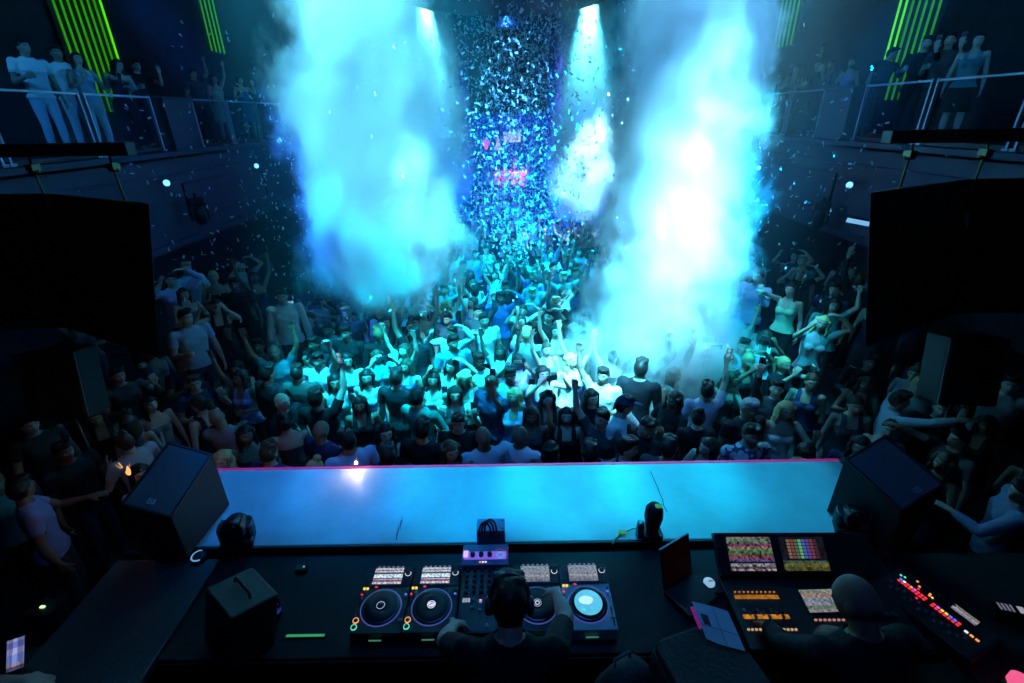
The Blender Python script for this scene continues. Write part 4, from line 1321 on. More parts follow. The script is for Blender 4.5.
cm = (q0 + q3) / 2
def quadbox(name, u0, u1, v0, v1, m, dz):
    b = MB(); vs = []
    for z_ in (zz + dz, zz + dz + .0015):
        for u, v_ in ((u0, v0), (u1, v0), (u1, v1), (u0, v1)):
            p = (q0 * (1 - u) + q1 * u) * (1 - v_) + (q3 * (1 - u) + q2 * u) * v_
            vs.append((p.x, p.y, z_ + .010 * abs(math.sin(u * 3 + v_ * 2)) + .012 * (u - .5) ** 2))
    b.add(vs, [(0, 1, 2, 3), (7, 6, 5, 4), (0, 4, 5, 1), (1, 5, 6, 2), (2, 6, 7, 3), (3, 7, 4, 0)]); return b.build(name, m, t)
quadbox('printed_block', .10, .30, .33, .60, mat('ink_black', (.03, .03, .04), .7), .003)
quadbox('fold_line', .02, .98, .62, .635, mat('fold_grey', (.3, .35, .42), .8), .002)
quadbox('fold_line', .55, .565, .02, .98, mat('fold_grey', (.3, .35, .42), .8), .002)
t = thing('sticky_note', 'bright pink sticky note under the edge of the white cue sheet', 'note', (0, 0, 0))
b = MB(); b.m = 0
r0, r1, r2, r3 = at_z(690, 607, zz), at_z(696, 606, zz), at_z(704, 628, zz), at_z(699, 629, zz)
b.add([(*p.xy, zz - .001) for p in (r0, r1, r2, r3)] + [(*p.xy, zz + .0005) for p in (r0, r1, r2, r3)], [(3, 2, 1, 0), (4, 5, 6, 7), (0, 1, 5, 4), (1, 2, 6, 5), (2, 3, 7, 6), (3, 0, 4, 7)])
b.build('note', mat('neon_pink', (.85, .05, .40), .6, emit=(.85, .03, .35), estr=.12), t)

# ---------------------------------------------------------------- lighting console
t = thing('lighting_console', 'lighting console with two colour screens and amber-lit faders, at the right of the counter', 'lighting console', (1.66, 1.955, DESK), rot=(0, 0, R(-1)))
M_CON = mat('console_black', (.018, .018, .022), .4)
b = MB(); b.rbox((.10, -.10, .035), (.98, .46, .07), .01); b.build('body', M_CON, t, .005)
hood = MB(); hood.box((0, 0, 0), (.98, .25, .05)); ho = hood.build('screen_bridge', M_CON, t, .006, loc=(.10, .215, .16), rot=(R(38), 0, 0))
for k, (px_, sm) in enumerate(((-.285, SCR_L1), (.045, None))):
    f = MB(); f.box((0, 0, 0), (.31, .222, .012)); fo = f.build('screen_frame', M_BLACK, ho, .003, loc=(px_, 0, .03))
    if sm:
        s_ = MB(); s_.box((0, 0, 0), (.275, .195, .004)); so = s_.build('screen', sm, fo, loc=(0, 0, .008))
    else:
        s_ = MB(); s_.box((0, 0, 0), (.275, .195, .004)); so = s_.build('screen', screen_mat('console_grid', [(0, (.18, .20, .05)), (.12, (.30, .28, .08)), (.22, (.12, .25, .15)), (.30, K_)], .5, 60, .8, size=.2), fo, loc=(0, 0, .008))
        for c_ in range(8):
            cc = [(.45, .25, .15), (.42, .12, .10), (.15, .30, .15), (.25, .85, .35), (.12, .25, .85), (.20, .12, .55), (.40, .08, .12), (.12, .05, .06)][c_]
            g = MB()
            for r_ in range(6):
                g.box((-.085 + c_ * .024, .075 - r_ * .019, .011), (.019, .015, .002))
            g.build('colour_column', E('pal%d' % c_, cc, .42), fo)
hd_ = MB()
# amber fader wings
for k, (yy, ee) in enumerate(((-.02, .55), (-.145, .8))):
    b = MB(); b.box((-.22, yy, .073), (.26, .024, .006)); b.build('amber_display', screen_mat('amber_strip%d' % k, [(0, (.75, .28, .03)), (.5, (.95, .45, .05))], ee, 40, .55, 'Y', .03), t, .0)
for k in range(10):
    b = MB(); b.box((-.335 + k * .026, -.095, .0715), (.004, .07, .003)); b.build('fader_slot', M_BLACK, t)
    b = MB(); b.rbox((0, 0, .006), (.016, .022, .012), .003); b.build('fader', M_STEEL, t, loc=(-.335 + k * .026, -.11 - .02 * ((k * 7) % 3), .072))
for k in range(13):
    b = MB(); b.rbox((-.355 + k * .022, -.222, .074), (.012, .011, .008), .002); b.build('executor_button', E('warm_white', (.9, .6, .35), .55), t)
for k in range(10):
    b = MB(); b.rbox((-.335 + k * .026, .012, .074), (.010, .008, .008), .002); b.build('flash_button', E('amber_dot', (.8, .3, .06), .5), t)
b = MB(); b.box((0, 0, 0), (.235, .15, .006)); so = b.build('touch_screen', M_BLACK, t, .002, loc=(.145, -.055, .085), rot=(R(10), 0, R(2)))
b = MB(); b.box((0, 0, .004), (.215, .13, .004)); b.build('screen', SCR_L3, so)
for k in range(8):
    b = MB(); b.rbox((.05 + k * .026, -.165, .074), (.014, .010, .008), .002); b.build('key_light', E('warm_red', (.8, .4, .3), .5), t)
for r_ in range(4):
    for c_ in range(4):
        b = MB(); b.rbox((.36 + c_ * .03, .02 - r_ * .03, .074), (.018, .018, .008), .003); b.build('key', E('dim_key', (.10, .18, .25), .18), t)
for k in range(3):
    b = MB(); b.lathe([(.018, 0), (.017, .016), (.012, .02)], 16); b.build('encoder', M_KNOB, t, loc=(.43 + .04 * k, -.14, .07))

# ---------------------------------------------------------------- sound desk at far right, rotated
c0, c1 = at_z(905, 560, 2.12), at_z(998, 632, 2.12)
cen = at_z(942, 604, 2.14)
ax = (at_z(985, 634, 2.1) - at_z(903, 573, 2.1)); ang = math.atan2(ax.y, ax.x)
t = thing('sound_desk', 'black digital sound desk turned diagonally, rows of red and coloured key lights', 'sound desk', (cen.x, cen.y + .02, DESK - .009), rot=(0, 0, ang)); t.scale = (.76, .76, .76)
b = MB(); b.rbox((0, 0, .05), (.68, .40, .10), .03); b.build('body', mat('desk_body', (.022, .03, .036), .4), t, .01)
b = MB(); b.box((0, .0, .1015), (.63, .36, .003)); b.build('faceplate', mat('desk_plate', (.018, .024, .03), .45), t)
cols_ = [M_BLU, M_WHT, M_RED, M_ORG, M_MAG, M_RED, M_RED, M_RED]
cols2 = [M_RED, M_MAG, M_YEL, M_YEL, M_BLU, M_BLU, M_RED]
for k in range(8):
    b = MB(); b.rbox((-.265 + .026 * k, .035, .106), (.019, .015, .008), .003); b.build('channel_key', cols_[k], t)
    b = MB(); b.rbox((-.265 + .026 * k, .008, .106), (.019, .013, .008), .003); b.build('mute_key', M_RED, t)
for k in range(7):
    b = MB(); b.rbox((-.025 + .028 * k, .035, .106), (.020, .015, .008), .003); b.build('channel_key', cols2[k], t)
    b = MB(); b.rbox((-.025 + .028 * k, .008, .106), (.020, .013, .008), .003); b.build('mute_key', M_RED, t)
for k, mm in enumerate((M_WHT, M_ORG, M_ORG)):
    b = MB(); b.rbox((.20 + .034 * k, .008, .106), (.022, .016, .008), .003); b.build('select_key', mm, t)
for (xx, yy, mm) in ((-.29, .075, M_GRN), (-.265, .085, M_GRN), (-.20, .135, M_ORG), (-.165, .10, M_ORG), (-.155, .07, M_RED), (-.09, .105, M_ORG), (-.085, .085, M_ORG), (-.065, .085, M_YEL), (-.11, -.03, M_RED)):
    b = MB(); b.rbox((xx, yy, .106), (.015, .012, .008), .003); b.build('assign_key', mm, t)
for k in range(16):
    xx = -.285 + .034 * k
    b = MB(); b.box((xx, -.095, .1035), (.005, .10, .003)); b.build('fader_slot', M_BLACK, t)
    b = MB(); b.rbox((0, 0, .006), (.016, .026, .014), .003); b.build('fader', mat('fader_cap', (.16, .20, .26), .4), t, loc=(xx, -.06 - .03 * ((k * 5) % 3), .104))
for k in range(10):
    b = MB(); b.lathe([(.011, 0), (.010, .014), (.007, .016)], 12); b.build('knob', M_KNOB, t, loc=(-.26 + .034 * k, .155, .103))
b = MB(); b.box((0, 0, 0), (.175, .075, .010)); so = b.build('display_frame', M_BLACK, t, .002, loc=(.12, .145, .108))
b = MB(); b.box((0, 0, .006), (.16, .062, .004)); b.build('screen', SCR_D, so)
q = at_z(1012, 600, 2.05)
t = thing('card_reader', 'small grey lit gadget with a striped face beside the diagonal sound desk', 'gadget', (at_z(1010, 608, 2.08).x, at_z(1010, 608, 2.08).y, 2.0), rot=(0, 0, ang + .9))
b = MB(); b.rbox((0, 0, .04), (.15, .07, .08), .008); b.build('body', M_CON, t, .003)
for k in range(4):
    b = MB(); b.box((-.05 + .02 * k, 0, .081), (.010, .045, .003)); b.build('lit_stripe', E('grey_lit', (.25, .25, .35), .5), t)
b = MB(); b.box((.055, 0, .081), (.03, .045, .003)); b.build('lit_panel', E('grey_lit2', (.5, .5, .6), .6), t)
t = thing('pink_lamp', 'small glowing pink lamp at the near right corner past the sound desk', 'lamp', (at_z(1021, 677, 2.1).x, at_z(1021, 677, 2.1).y, 2.0))
b = MB(); b.lathe([(.05, 0), (.05, .02), (.02, .03)], 20); b.build('base', M_BLACK, t)
b = MB(); b.lathe([(.03, .03), (.042, .05), (.04, .09), (.02, .11), (.004, .112)], 20); b.build('glowing_shade', E('pink_glow', (1, .12, .30), .9), t)
# counter extension under the sound desk
t = thing('desk_table', 'plain black table under the diagonal sound desk', 'table', (3.09, cen.y - .02, 1.15))
b = MB(); b.box((0, 0, .81), (1.36, .98, .06)); b.build('table_top', M_BLACK, t, .006)
for e in (-1, 1):
    for f in (-1, 1):
        b = MB(); b.box((e * .62, f * .45, .39), (.05, .05, .78)); b.build('leg', M_BLACKM, t)
# ================================================================== the crowd
rnd = random.Random(11)
HAIR = {k: hair_mesh(k) for k in ('short', 'long', 'wavy', 'bun', 'ponytail', 'parted')}
CAPM = cap_mesh()
C_ = {'white': (.80, .82, .84), 'black': (.012, .012, .015), 'dark grey': (.06, .065, .075), 'grey': (.26, .28, .30), 'navy': (.02, .035, .10), 'light blue': (.34, .50, .78),
      'pale blue': (.50, .62, .80), 'blue': (.05, .14, .45), 'teal': (.05, .30, .33), 'lilac': (.55, .36, .80), 'pale green': (.45, .65, .5)}
SKINS = [(.62, .42, .32), (.55, .36, .27), (.68, .48, .38), (.44, .28, .20), (.30, .18, .12), (.20, .12, .085), (.58, .40, .31)]
HAIRC = {'dark': (.018, .013, .011), 'brown': (.06, .035, .02), 'blond': (.48, .36, .17), 'grey': (.35, .35, .35)}
PROTOS = {}


def proto(pose, fem, top, bottom, build=1.0):
    k = (pose, fem, top, bottom)
    if k not in PROTOS:
        PROTOS[k] = make_person(POSES[pose], fem, 0.0105, build, 0.55, top, bottom)
    return PROTOS[k]


def spawn(p, M, label, colour, skin, hair, hairc, low=(.015, .016, .022), shoe=(.05, .05, .055), group='crowd on the dance floor', cap=None, floral=False):
    t = thing('person', label, 'person', group=group, M=M)
    def kid(nm, me, c, mb=None):
        o = bpy.data.objects.new(nm, me); COL.objects.link(o); o.parent = t; o.color = (*c, 1)
        if mb is not None:
            o.matrix_basis = mb
        return o
    kid('body', p.body, skin)
    tp = kid(p.top_name, p.top, colour)
    if floral:
        tp.material_slots[0].link = 'OBJECT'; tp.material_slots[0].material = FLORAL
    kid(p.bottom_name, p.bottom, low)
    kid('shoes', p.shoe, shoe)
    if hair and hair != 'bald':
        kid('hair', HAIR[hair], hairc, p.HM)
    if cap:
        kid('cap', CAPM, cap, p.HM @ Matrix.Scale(1.03, 4))
    return t


# one phone, copied into the hands that hold one
ph0 = thing('phone', 'x', 'phone')
b = MB(); b.rbox((0, 0, 0), (0.074, 0.009, 0.152), 0.003); b.build('case', mat('phone_case', (.03, .03, .035), .3), ph0, .003)
b = MB(); b.box((0, -0.0050, 0), (0.068, 0.0014, 0.144)); b.build('screen', SCR_P.copy() if False else screen_mat('phone_screen', [(0, (.05, .3, .45)), (.25, (.25, .6, .75)), (.5, (.1, .4, .6)), (.75, (.3, .7, .8))], 1.0, 40, .8, 'Z', .144), ph0)
b = MB(); b.rbox((-.020, 0.0052, .055), (.026, .003, .030), .004); b.build('camera_bump', mat('camera_glass', (.10, .11, .13), .15), ph0)
b = MB(); b.lathe([(.004, 0), (.0035, .0012), (.001, .0014)], 10, Matrix.Translation((-.012, .0062, .062)) @ Matrix.Rotation(-PI / 2, 4, 'X')); b.build('flash_lamp', mat('flash_off', (.5, .5, .5), .3), ph0)
first_phone = [True]
M_FLASH = E('phone_flash', (.85, .95, 1.0), 14)


def phone(p, who, label, flash=False, two=False, landscape=False):
    """a phone closed in the hand of who (a placed person), its screen to the holder"""
    if two:
        c = (p.hand['R'] + p.hand['L']) / 2
        c = Vector((0, min(p.hand['R'].y, p.hand['L'].y) - .0, max(p.hand['R'].z, p.hand['L'].z)))
    else:
        hk = p.phand
        c = Vector(p.hand[hk])
        c.z += .045
    M = who.matrix_world @ Matrix.Translation(c) @ Matrix.Rotation(PI, 4, 'Z') @ Matrix.Rotation(R(8), 4, 'X')
    if two or landscape:
        M = M @ Matrix.Rotation(PI / 2, 4, 'Y')
    if first_phone[0]:
        first_phone[0] = False; o = ph0
    else:
        o = copy_tree(ph0)
    o.matrix_world = M
    o['label'] = label; o['group'] = 'phones held up in the crowd'
    if flash:
        for ch in o.children:
            if ch.name.startswith('flash_lamp'):
                ch.material_slots[0].link = 'OBJECT'; ch.material_slots[0].material = M_FLASH
    return o


# ---------------------------------------------------------------- where somebody stands, in words
def where(px, py, y, x, base):
    if py > 400:
        row = 'front row ' if py > 428 else 'second row '
        col = ('by left wedge monitor' if px < 215 else 'behind left stage lamp' if px < 300 else 'near the sparkler' if px < 375 else
               'behind left players' if px < 440 else 'behind effects box' if px < 505 else 'behind right players' if px < 585 else
               'behind rounded lamp' if px < 665 else 'behind lighting console' if px < 760 else 'by right wedge monitor')
        return row + col
    if base > .3:
        return ('front' if y < 7.3 else 'middle' if y < 8.8 else 'far') + ' %s terrace' % ('left' if x < 0 else 'right')
    if abs(x) > 3.3 and y < 6.1:
        return 'below %s hanging loudspeaker' % ('left' if x < 0 else 'right')
    col = ('left of cyan jet' if px < 330 else 'under cyan jet' if px < 450 else 'between the jets' if px < 575 else 'under white jet' if px < 690 else 'right of white jet')
    row = 'third rows ' if py > 372 else 'bright middle rows ' if py > 335 else 'mid-floor ' if py > 300 else 'far rows '
    return row + col


GARM = {'tee': 'T-shirt', 'long': 'long-sleeved top', 'tank': 'tank top', 'strapless': 'strapless top'}
used = set()


def mklabel(colour, top, pose, loc):
    return 'person in %s %s %s, %s' % (colour, GARM[top], POSE_SAY[pose], loc)


ALLP = []
SHORTP = dict(POSE_SAY)


def clip(label):
    w = label.split()
    return label if len(w) <= 16 else None


POSE_SAY.update({'stand': 'with arms down', 'armsup': 'both arms up', 'wide': 'hands raised wide', 'rightup': 'one arm up, one bent', 'leftup': 'one arm up', 'fist': 'raising a fist',
                 'phone2': 'filming with both hands', 'phonehi': 'filming with arm high', 'phone1': 'filming one-handed', 'cup': 'one forearm bent', 'clap': 'hands together',
                 'handhead': 'one hand on head', 'point': 'reaching one arm forward', 'leanin': 'turned sideways'})


def put(px, py, pose='stand', fem=False, top='tee', colour='black', face=0, hair=None, hairc='dark', skin=None, base=0.0, scale=None, say=None, cap=None, floral=False, bottom=None, flash=False, group='crowd on the dance floor', phone_on=True, wob=True, shift=(0, 0)):
    bottom = bottom or ('skirt' if (fem and rnd.random() < .3) else 'pants')
    if bottom == 'skirt' and pose in ('leanin',):
        bottom = 'pants'
    p = proto(pose, fem, top, bottom)
    sc = scale or ((.945 if fem else 1.0) * rnd.uniform(.965, 1.045))
    ang = R(face + (rnd.uniform(-14, 14) if wob else 0))
    hc = p.HM.translation
    g = at_z(px, py, base + hc.z * sc)
    off = Matrix.Rotation(ang, 3, 'Z') @ Vector((hc.x, hc.y, 0)) * sc
    pos = Vector((g.x - off.x + shift[0], g.y - off.y + shift[1], base))
    M = Matrix.Translation(pos) @ Matrix.Rotation(ang, 4, 'Z') @ Matrix.Scale(sc, 4)
    loc = where(px, py, pos.y, pos.x, base)
    facing = '' if abs(face) < 120 else ' seen from behind,'
    label = say or mklabel(colour, top, pose, loc)
    if not say and facing:
        label = label.replace('person in', 'back-turned person in')
    if not say and label in used:
        return None
    if len(label.split()) > 16:
        label = ' '.join(label.split()[:16]).rstrip(',')
    used.add(label)
    if hair is None:
        hair = rnd.choice(['long', 'wavy', 'parted', 'bun', 'ponytail', 'long']) if fem else 'short'
    if skin is None:
        skin = rnd.choice(SKINS)
    cj = tuple(min(.85, c * rnd.uniform(.85, 1.15)) for c in C_[colour])
    t = spawn(p, M, label, cj, skin, hair, HAIRC[hairc], group=group, cap=C_[cap] if cap else None, floral=floral, low=C_[rnd.choice(['black', 'navy', 'dark grey', 'black'])])
    ALLP.append((pos.x, pos.y, base))
    if pose in ('phone2', 'phonehi', 'phone1') and phone_on:
        p.phand = 'L' if pose == 'phone1' else 'R'
        pl = 'phone held %s by the %s %s person, %s' % ({'phone2': 'sideways', 'phonehi': 'high', 'phone1': 'upright'}[pose], colour, GARM[top].split()[-1], loc)
        if say:
            pl = 'phone in the hand of the ' + say.split(',')[0]
        pl = ' '.join(pl.split()[:16]).rstrip(',')
        if pl not in used:
            used.add(pl)
            bpy.context.view_layer.update() if False else None
            t.matrix_world = M
            phone(p, t, pl, flash, two=(pose == 'phone2'))
    return t


# ---------------------------------------------------------------- people picked out of the photograph: pixel of the head, pose, clothes
F, B = True, 180
QUEUE = []


def P(*a, **k):
    QUEUE.append((a, k))


# front row at the runway
P(217, 418, 'leanin', 0, 'tee', 'grey', B - 20, 'bald', skin=SKINS[4], say='person in grey T-shirt seen from behind, at the runway beside the left wedge monitor')
P(250, 434, 'cup', F, 'strapless', 'black', 15, 'parted', skin=SKINS[4])
P(281, 424, 'clap', F, 'strapless', 'dark grey', B + 20, 'bun', skin=SKINS[1])
P(284, 402, 'stand', 0, 'tee', 'black', 60, 'bald', skin=SKINS[0])
P(315, 399, 'phonehi', 0, 'tee', 'black', B, 'short', skin=SKINS[0], say='back-turned person in black T-shirt filming upward, second row near the sparkler')
P(322, 431, 'stand', 0, 'tee', 'navy', B - 30, 'bald', skin=SKINS[4])
P(352, 440, 'cup', 0, 'tee', 'pale blue', B + 30, 'short', say='person in pale blue T-shirt holding a burning sparkler over the runway edge')
P(387, 434, 'cup', F, 'tank', 'black', 5, 'wavy')
P(388, 456, 'stand', 0, 'tee', 'dark grey', B, 'short')
P(418, 398, 'clap', 0, 'long', 'teal', B - 15, 'short', cap='black', say='back-turned person in teal long sleeves and dark cap, second row behind the left players')
P(420, 430, 'stand', 0, 'tee', 'black', B, 'short')
P(451, 452, 'cup', F, 'tank', 'navy', 0, 'wavy', 'brown', say='person in navy tank top facing the booth, front row behind the effects box')
P(455, 424, 'stand', 0, 'tee', 'black', -10, 'short')
P(455, 395, 'phone1', F, 'tank', 'dark grey', 5, 'long')
P(490, 437, 'stand', 0, 'tee', 'pale blue', B + 25, 'bald', skin=SKINS[5], say='person in pale blue T-shirt seen from behind, front row behind the effects box')
P(523, 438, 'stand', 0, 'tee', 'white', B - 25, 'bald', skin=SKINS[5], say='person in white T-shirt seen from behind with lowered head, at the runway edge behind the right players')
P(547, 447, 'stand', F, 'tank', 'black', 170, 'long')
P(571, 416, 'phonehi', F, 'tank', 'black', 0, 'long')
P(596, 416, 'rightup', 0, 'tee', 'dark grey', -40, 'short')
P(616, 408, 'leanin', 0, 'tee', 'white', 20, 'short', cap='navy', say='person in white T-shirt and dark cap looking down, second row behind the rounded black lamp')
P(648, 428, 'leanin', 0, 'tee', 'black', -80, 'short')
P(641, 369, 'stand', 0, 'long', 'black', B - 15, 'short', say='broad back-turned person in black long sleeves under the white smoke jet, right before it', scale=1.08)
P(677, 403, 'clap', F, 'tee', 'black', -70, 'wavy')
P(694, 415, 'stand', F, 'tee', 'black', B, 'bun')
P(707, 391, 'phonehi', 0, 'tee', 'white', B, 'short', say='back-turned person in white T-shirt filming with arm high, right of the white smoke jet')
P(708, 448, 'clap', F, 'tank', 'black', -75, 'parted')
P(751, 435, 'stand', 0, 'tee', 'white', -5, 'short', floral=True, say='person in blue-and-white floral shirt at the runway edge behind the lighting console')
P(750, 409, 'stand', 0, 'tee', 'black', 15, 'short', 'grey', say='person in black T-shirt, second row behind the floral shirt')
P(785, 411, 'phone1', F, 'strapless', 'white', -15, 'parted', 'blond', say='person in white strapless top filming, second row beside the right wedge monitor')
P(805, 452, 'stand', F, 'tank', 'grey', 175, 'long')
P(667, 447, 'stand', 0, 'tee', 'dark grey', 150, 'short')
P(622, 449, 'clap', 0, 'tee', 'black', 60, 'short')
P(590, 452, 'stand', 0, 'tee', 'navy', B, 'short')
# second and third rows
P(434, 379, 'phone1', F, 'strapless', 'white', 5, 'long', say='person in white strapless top with dark strap, lit bright, third rows under the cyan jet')
P(452, 368, 'handhead', F, 'tank', 'white', -10, 'long')
P(465, 379, 'stand', F, 'tank', 'grey', 0, 'wavy', 'blond')
P(490, 385, 'cup', 0, 'tee', 'navy', -35, 'short')
P(479, 361, 'stand', 0, 'tee', 'white', 0, 'short')
P(501, 353, 'armsup', F, 'tee', 'white', 10, 'long')
P(515, 397, 'phonehi', F, 'tank', 'light blue', 0, 'wavy', 'blond')
P(517, 361, 'phone2', F, 'tee', 'lilac', 0, 'parted', say='person in lilac T-shirt with purple glow, filming between the two big jets')
P(543, 374, 'phone2', F, 'strapless', 'lilac', 5, 'parted', say='person in lilac strapless top, arms up filming, between the two big jets')
P(547, 402, 'stand', F, 'tank', 'black', -10, 'wavy')
P(537, 416, 'stand', F, 'tank', 'dark grey', 5, 'long')
P(571, 361, 'leftup', F, 'tank', 'white', 10, 'wavy', 'blond')
P(603, 376, 'rightup', 0, 'tee', 'white', -10, 'short', say='person in white T-shirt, arm thrown up, before the white smoke jet')
P(595, 399, 'cup', F, 'tee', 'black', 0, 'long')
P(748, 362, 'handhead', F, 'tank', 'black', 0, 'bun', 'blond')
P(784, 365, 'phone2', F, 'tee', 'black', 10, 'ponytail', 'blond')
P(275, 353, 'armsup', 0, 'tee', 'teal', 10, 'bald', say='person in teal T-shirt with raised hands lit teal, left of the cyan jet')
P(268, 374, 'stand', 0, 'long', 'black', B - 25, 'short', scale=1.06, say='broad back-turned person in black long sleeves, in front of the teal one with raised hands')
P(316, 362, 'fist', 0, 'tee', 'white', 0, 'short', say='person in dazzling white T-shirt raising a fist, left of the cyan jet')
P(347, 361, 'cup', F, 'strapless', 'white', 20, 'parted')
P(346, 333, 'stand', 0, 'tee', 'black', -15, 'short')
P(453, 343, 'cup', 0, 'tee', 'teal', 0, 'short', say='person in teal T-shirt gazing at the booth, bright middle rows between the jets')
P(382, 356, 'phone2', F, 'tee', 'teal', 20, 'wavy', 'brown')
P(400, 352, 'armsup', F, 'tee', 'pale green', -30, 'wavy', 'brown')
P(415, 335, 'leftup', 0, 'tee', 'black', 170, 'short')
P(338, 382, 'phone1', F, 'tank', 'grey', 15, 'long')
P(365, 378, 'cup', F, 'strapless', 'light blue', -20, 'parted')
P(396, 378, 'stand', 0, 'tee', 'black', B, 'short')
P(360, 405, 'stand', F, 'tank', 'black', 0, 'long')
P(300, 372, 'clap', 0, 'tee', 'dark grey', B, 'short')
# terraces
P(282, 297, 'stand', 0, 'long', 'white', 15, 'short', base=.6, say='person in open white shirt, arms down, standing on the left terrace beside the smoke')
P(320, 303, 'phone2', F, 'tee', 'pale blue', 20, 'bun', base=.3 * 0 + .0)
P(216, 307, 'phone2', F, 'tank', 'black', 35, 'long', base=.6)
P(234, 285, 'stand', 0, 'tee', 'black', 20, 'short', base=.6)
P(254, 278, 'armsup', F, 'strapless', 'navy', 30, 'long', base=.6)
P(186, 318, 'cup', 0, 'tee', 'light blue', 40, 'short', base=.6)
P(255, 312, 'stand', 0, 'tee', 'dark grey', 150, 'bald', base=.0)
P(758, 277, 'phone1', 0, 'long', 'light blue', -50, 'short', base=.6, say='tall person in light blue shirt looking down, on the right terrace beside the white jet', phone_on=False)
P(747, 305, 'cup', 0, 'tee', 'blue', -5, 'short', base=.0, say='person in royal blue T-shirt with smoke at one side, right of the white jet')
P(791, 290, 'point', F, 'tank', 'pale green', -35, 'long', base=.6, say='person in pale tank top, arm stretched across to a neighbour, on the right terrace')
P(822, 324, 'handhead', F, 'tee', 'grey', -20, 'wavy', 'blond', base=.6)
P(835, 290, 'stand', 0, 'tee', 'navy', -40, 'short', base=.6)
P(845, 265, 'cup', F, 'tank', 'dark grey', -40, 'long', base=.6)
# dark flanks
P(118, 376, 'phone1', 0, 'tee', 'dark grey', 50, 'short', base=0)
P(150, 352, 'point', F, 'tank', 'grey', 55, 'long', base=0)
P(96, 418, 'stand', F, 'tank', 'black', 40, 'long', base=0)
P(150, 405, 'cup', F, 'strapless', 'grey', 40, 'wavy', base=0)
P(30, 425, 'stand', 0, 'tee', 'dark grey', 60, 'short', base=0)
P(182, 362, 'clap', 0, 'tee', 'navy', 40, 'short', base=0)
P(64, 452, 'stand', 0, 'tee', 'black', 60, 'short', base=0)
P(22, 490, 'leanin', 0, 'tee', 'light blue', 130, 'short', base=0, say='back-turned person in light blue T-shirt in the dark corner left of the side counter')
P(866, 385, 'clap', F, 'tank', 'black', -40, 'wavy', base=0)
P(905, 402, 'point', 0, 'long', 'pale blue', 60, 'short', base=0, say='person in pale blue long sleeves reaching over, just past the right wedge monitor')
P(938, 408, 'stand', 0, 'tee', 'black', -40, 'short', base=0)
P(948, 372, 'phone1', F, 'tank', 'dark grey', -50, 'long', base=0)
P(985, 425, 'cup', F, 'tank', 'black', -60, 'long', base=0)
P(958, 440, 'point', 0, 'tee', 'dark grey', -70, 'short', base=0)
P(1022, 492, 'leanin', 0, 'long', 'light blue', -150, 'short', base=0, say='person in light blue long sleeves bending, in the dark corner past the sound desk')
P(1010, 385, 'leftup', 0, 'tee', 'grey', -60, 'short', base=0)

# the picked heads give places on the floor; neighbours closer than a body's width step apart
G0 = [at_z(a[0], a[1], k.get('base', 0) + 1.58) for a, k in QUEUE]
G = [g.copy() for g in G0]
for it in range(60):
    for i in range(len(G)):
        for j in range(i):
            if QUEUE[i][1].get('base', 0) != QUEUE[j][1].get('base', 0):
                continue
            d = G[i] - G[j]; d.z = 0; L_ = d.length
            if L_ < .40:
                if L_ < 1e-4:
                    d = Vector((.01, .02, 0)); L_ = d.length
                m_ = d / L_ * (.40 - L_) * .5
                G[i] += m_; G[j] -= m_
    for i in range(len(G)):
        G[i].y = max(G[i].y, 3.58) if abs(G[i].x) < 2.9 else G[i].y
for (a, k), g0, g in zip(QUEUE, G0, G):
    put(*a, shift=(g.x - g0.x, g.y - g0.y), **k)

# ---------------------------------------------------------------- fill the floor between them
def clear(x, y, d):
    return all((x - a) ** 2 + (y - b_) ** 2 > d * d for a, b_, _ in ALLP)


COLW = ['white'] * 6 + ['black'] * 7 + ['pale blue'] * 3 + ['grey'] * 3 + ['teal', 'teal', 'light blue', 'navy', 'dark grey', 'dark grey', 'blue', 'lilac', 'pale green']
POSW = ['stand', 'stand', 'armsup', 'armsup', 'wide', 'rightup', 'leftup', 'leftup', 'fist', 'phone2', 'phonehi', 'phonehi', 'phone1', 'cup', 'clap', 'handhead', 'point']
COMB = [(0, 'tee', 'pants'), (0, 'long', 'pants'), (1, 'tank', 'pants'), (1, 'strapless', 'skirt'), (1, 'tee', 'pants')]
# keep the number of body meshes modest: each pose comes in two builds
PCOMB = {}
for i, k in enumerate(POSE_SAY):
    PCOMB[k] = [COMB[i % 2], COMB[2 + i % 3]]


def fill(n, x0, x1, y0, y1, dmin, base, tries=4000, face=(-30, 30), bright=True, pose=None):
    k = 0
    while k < n and tries > 0:
        tries -= 1
        x, y = rnd.uniform(x0, x1), rnd.uniform(y0, y1)
        dd = dmin + 0.012 * (y - 4)
        if not clear(x, y, dd):
            continue
        if abs(abs(x) - 4.98) < .5 and abs(y - 4.35) < .45:
            continue
        px, py, _ = project((x, y, base + 1.58))
        if not (-30 < px < 1054):
            continue
        for _ in range(12):
            ps = rnd.choice(pose or POSW)
            fem, tp, bt = rnd.choice(PCOMB[ps])
            cl = rnd.choice(COLW if bright else ['black', 'black', 'dark grey', 'navy', 'grey', 'teal', 'pale blue'])
            if put(px, py, ps, bool(fem), tp, cl, rnd.uniform(*face) + (180 if rnd.random() < .14 else 0), None, rnd.choice(['dark', 'dark', 'brown', 'brown', 'blond']), base=base, bottom=bt, flash=rnd.random() < .12):
                k += 1
                break
    return k


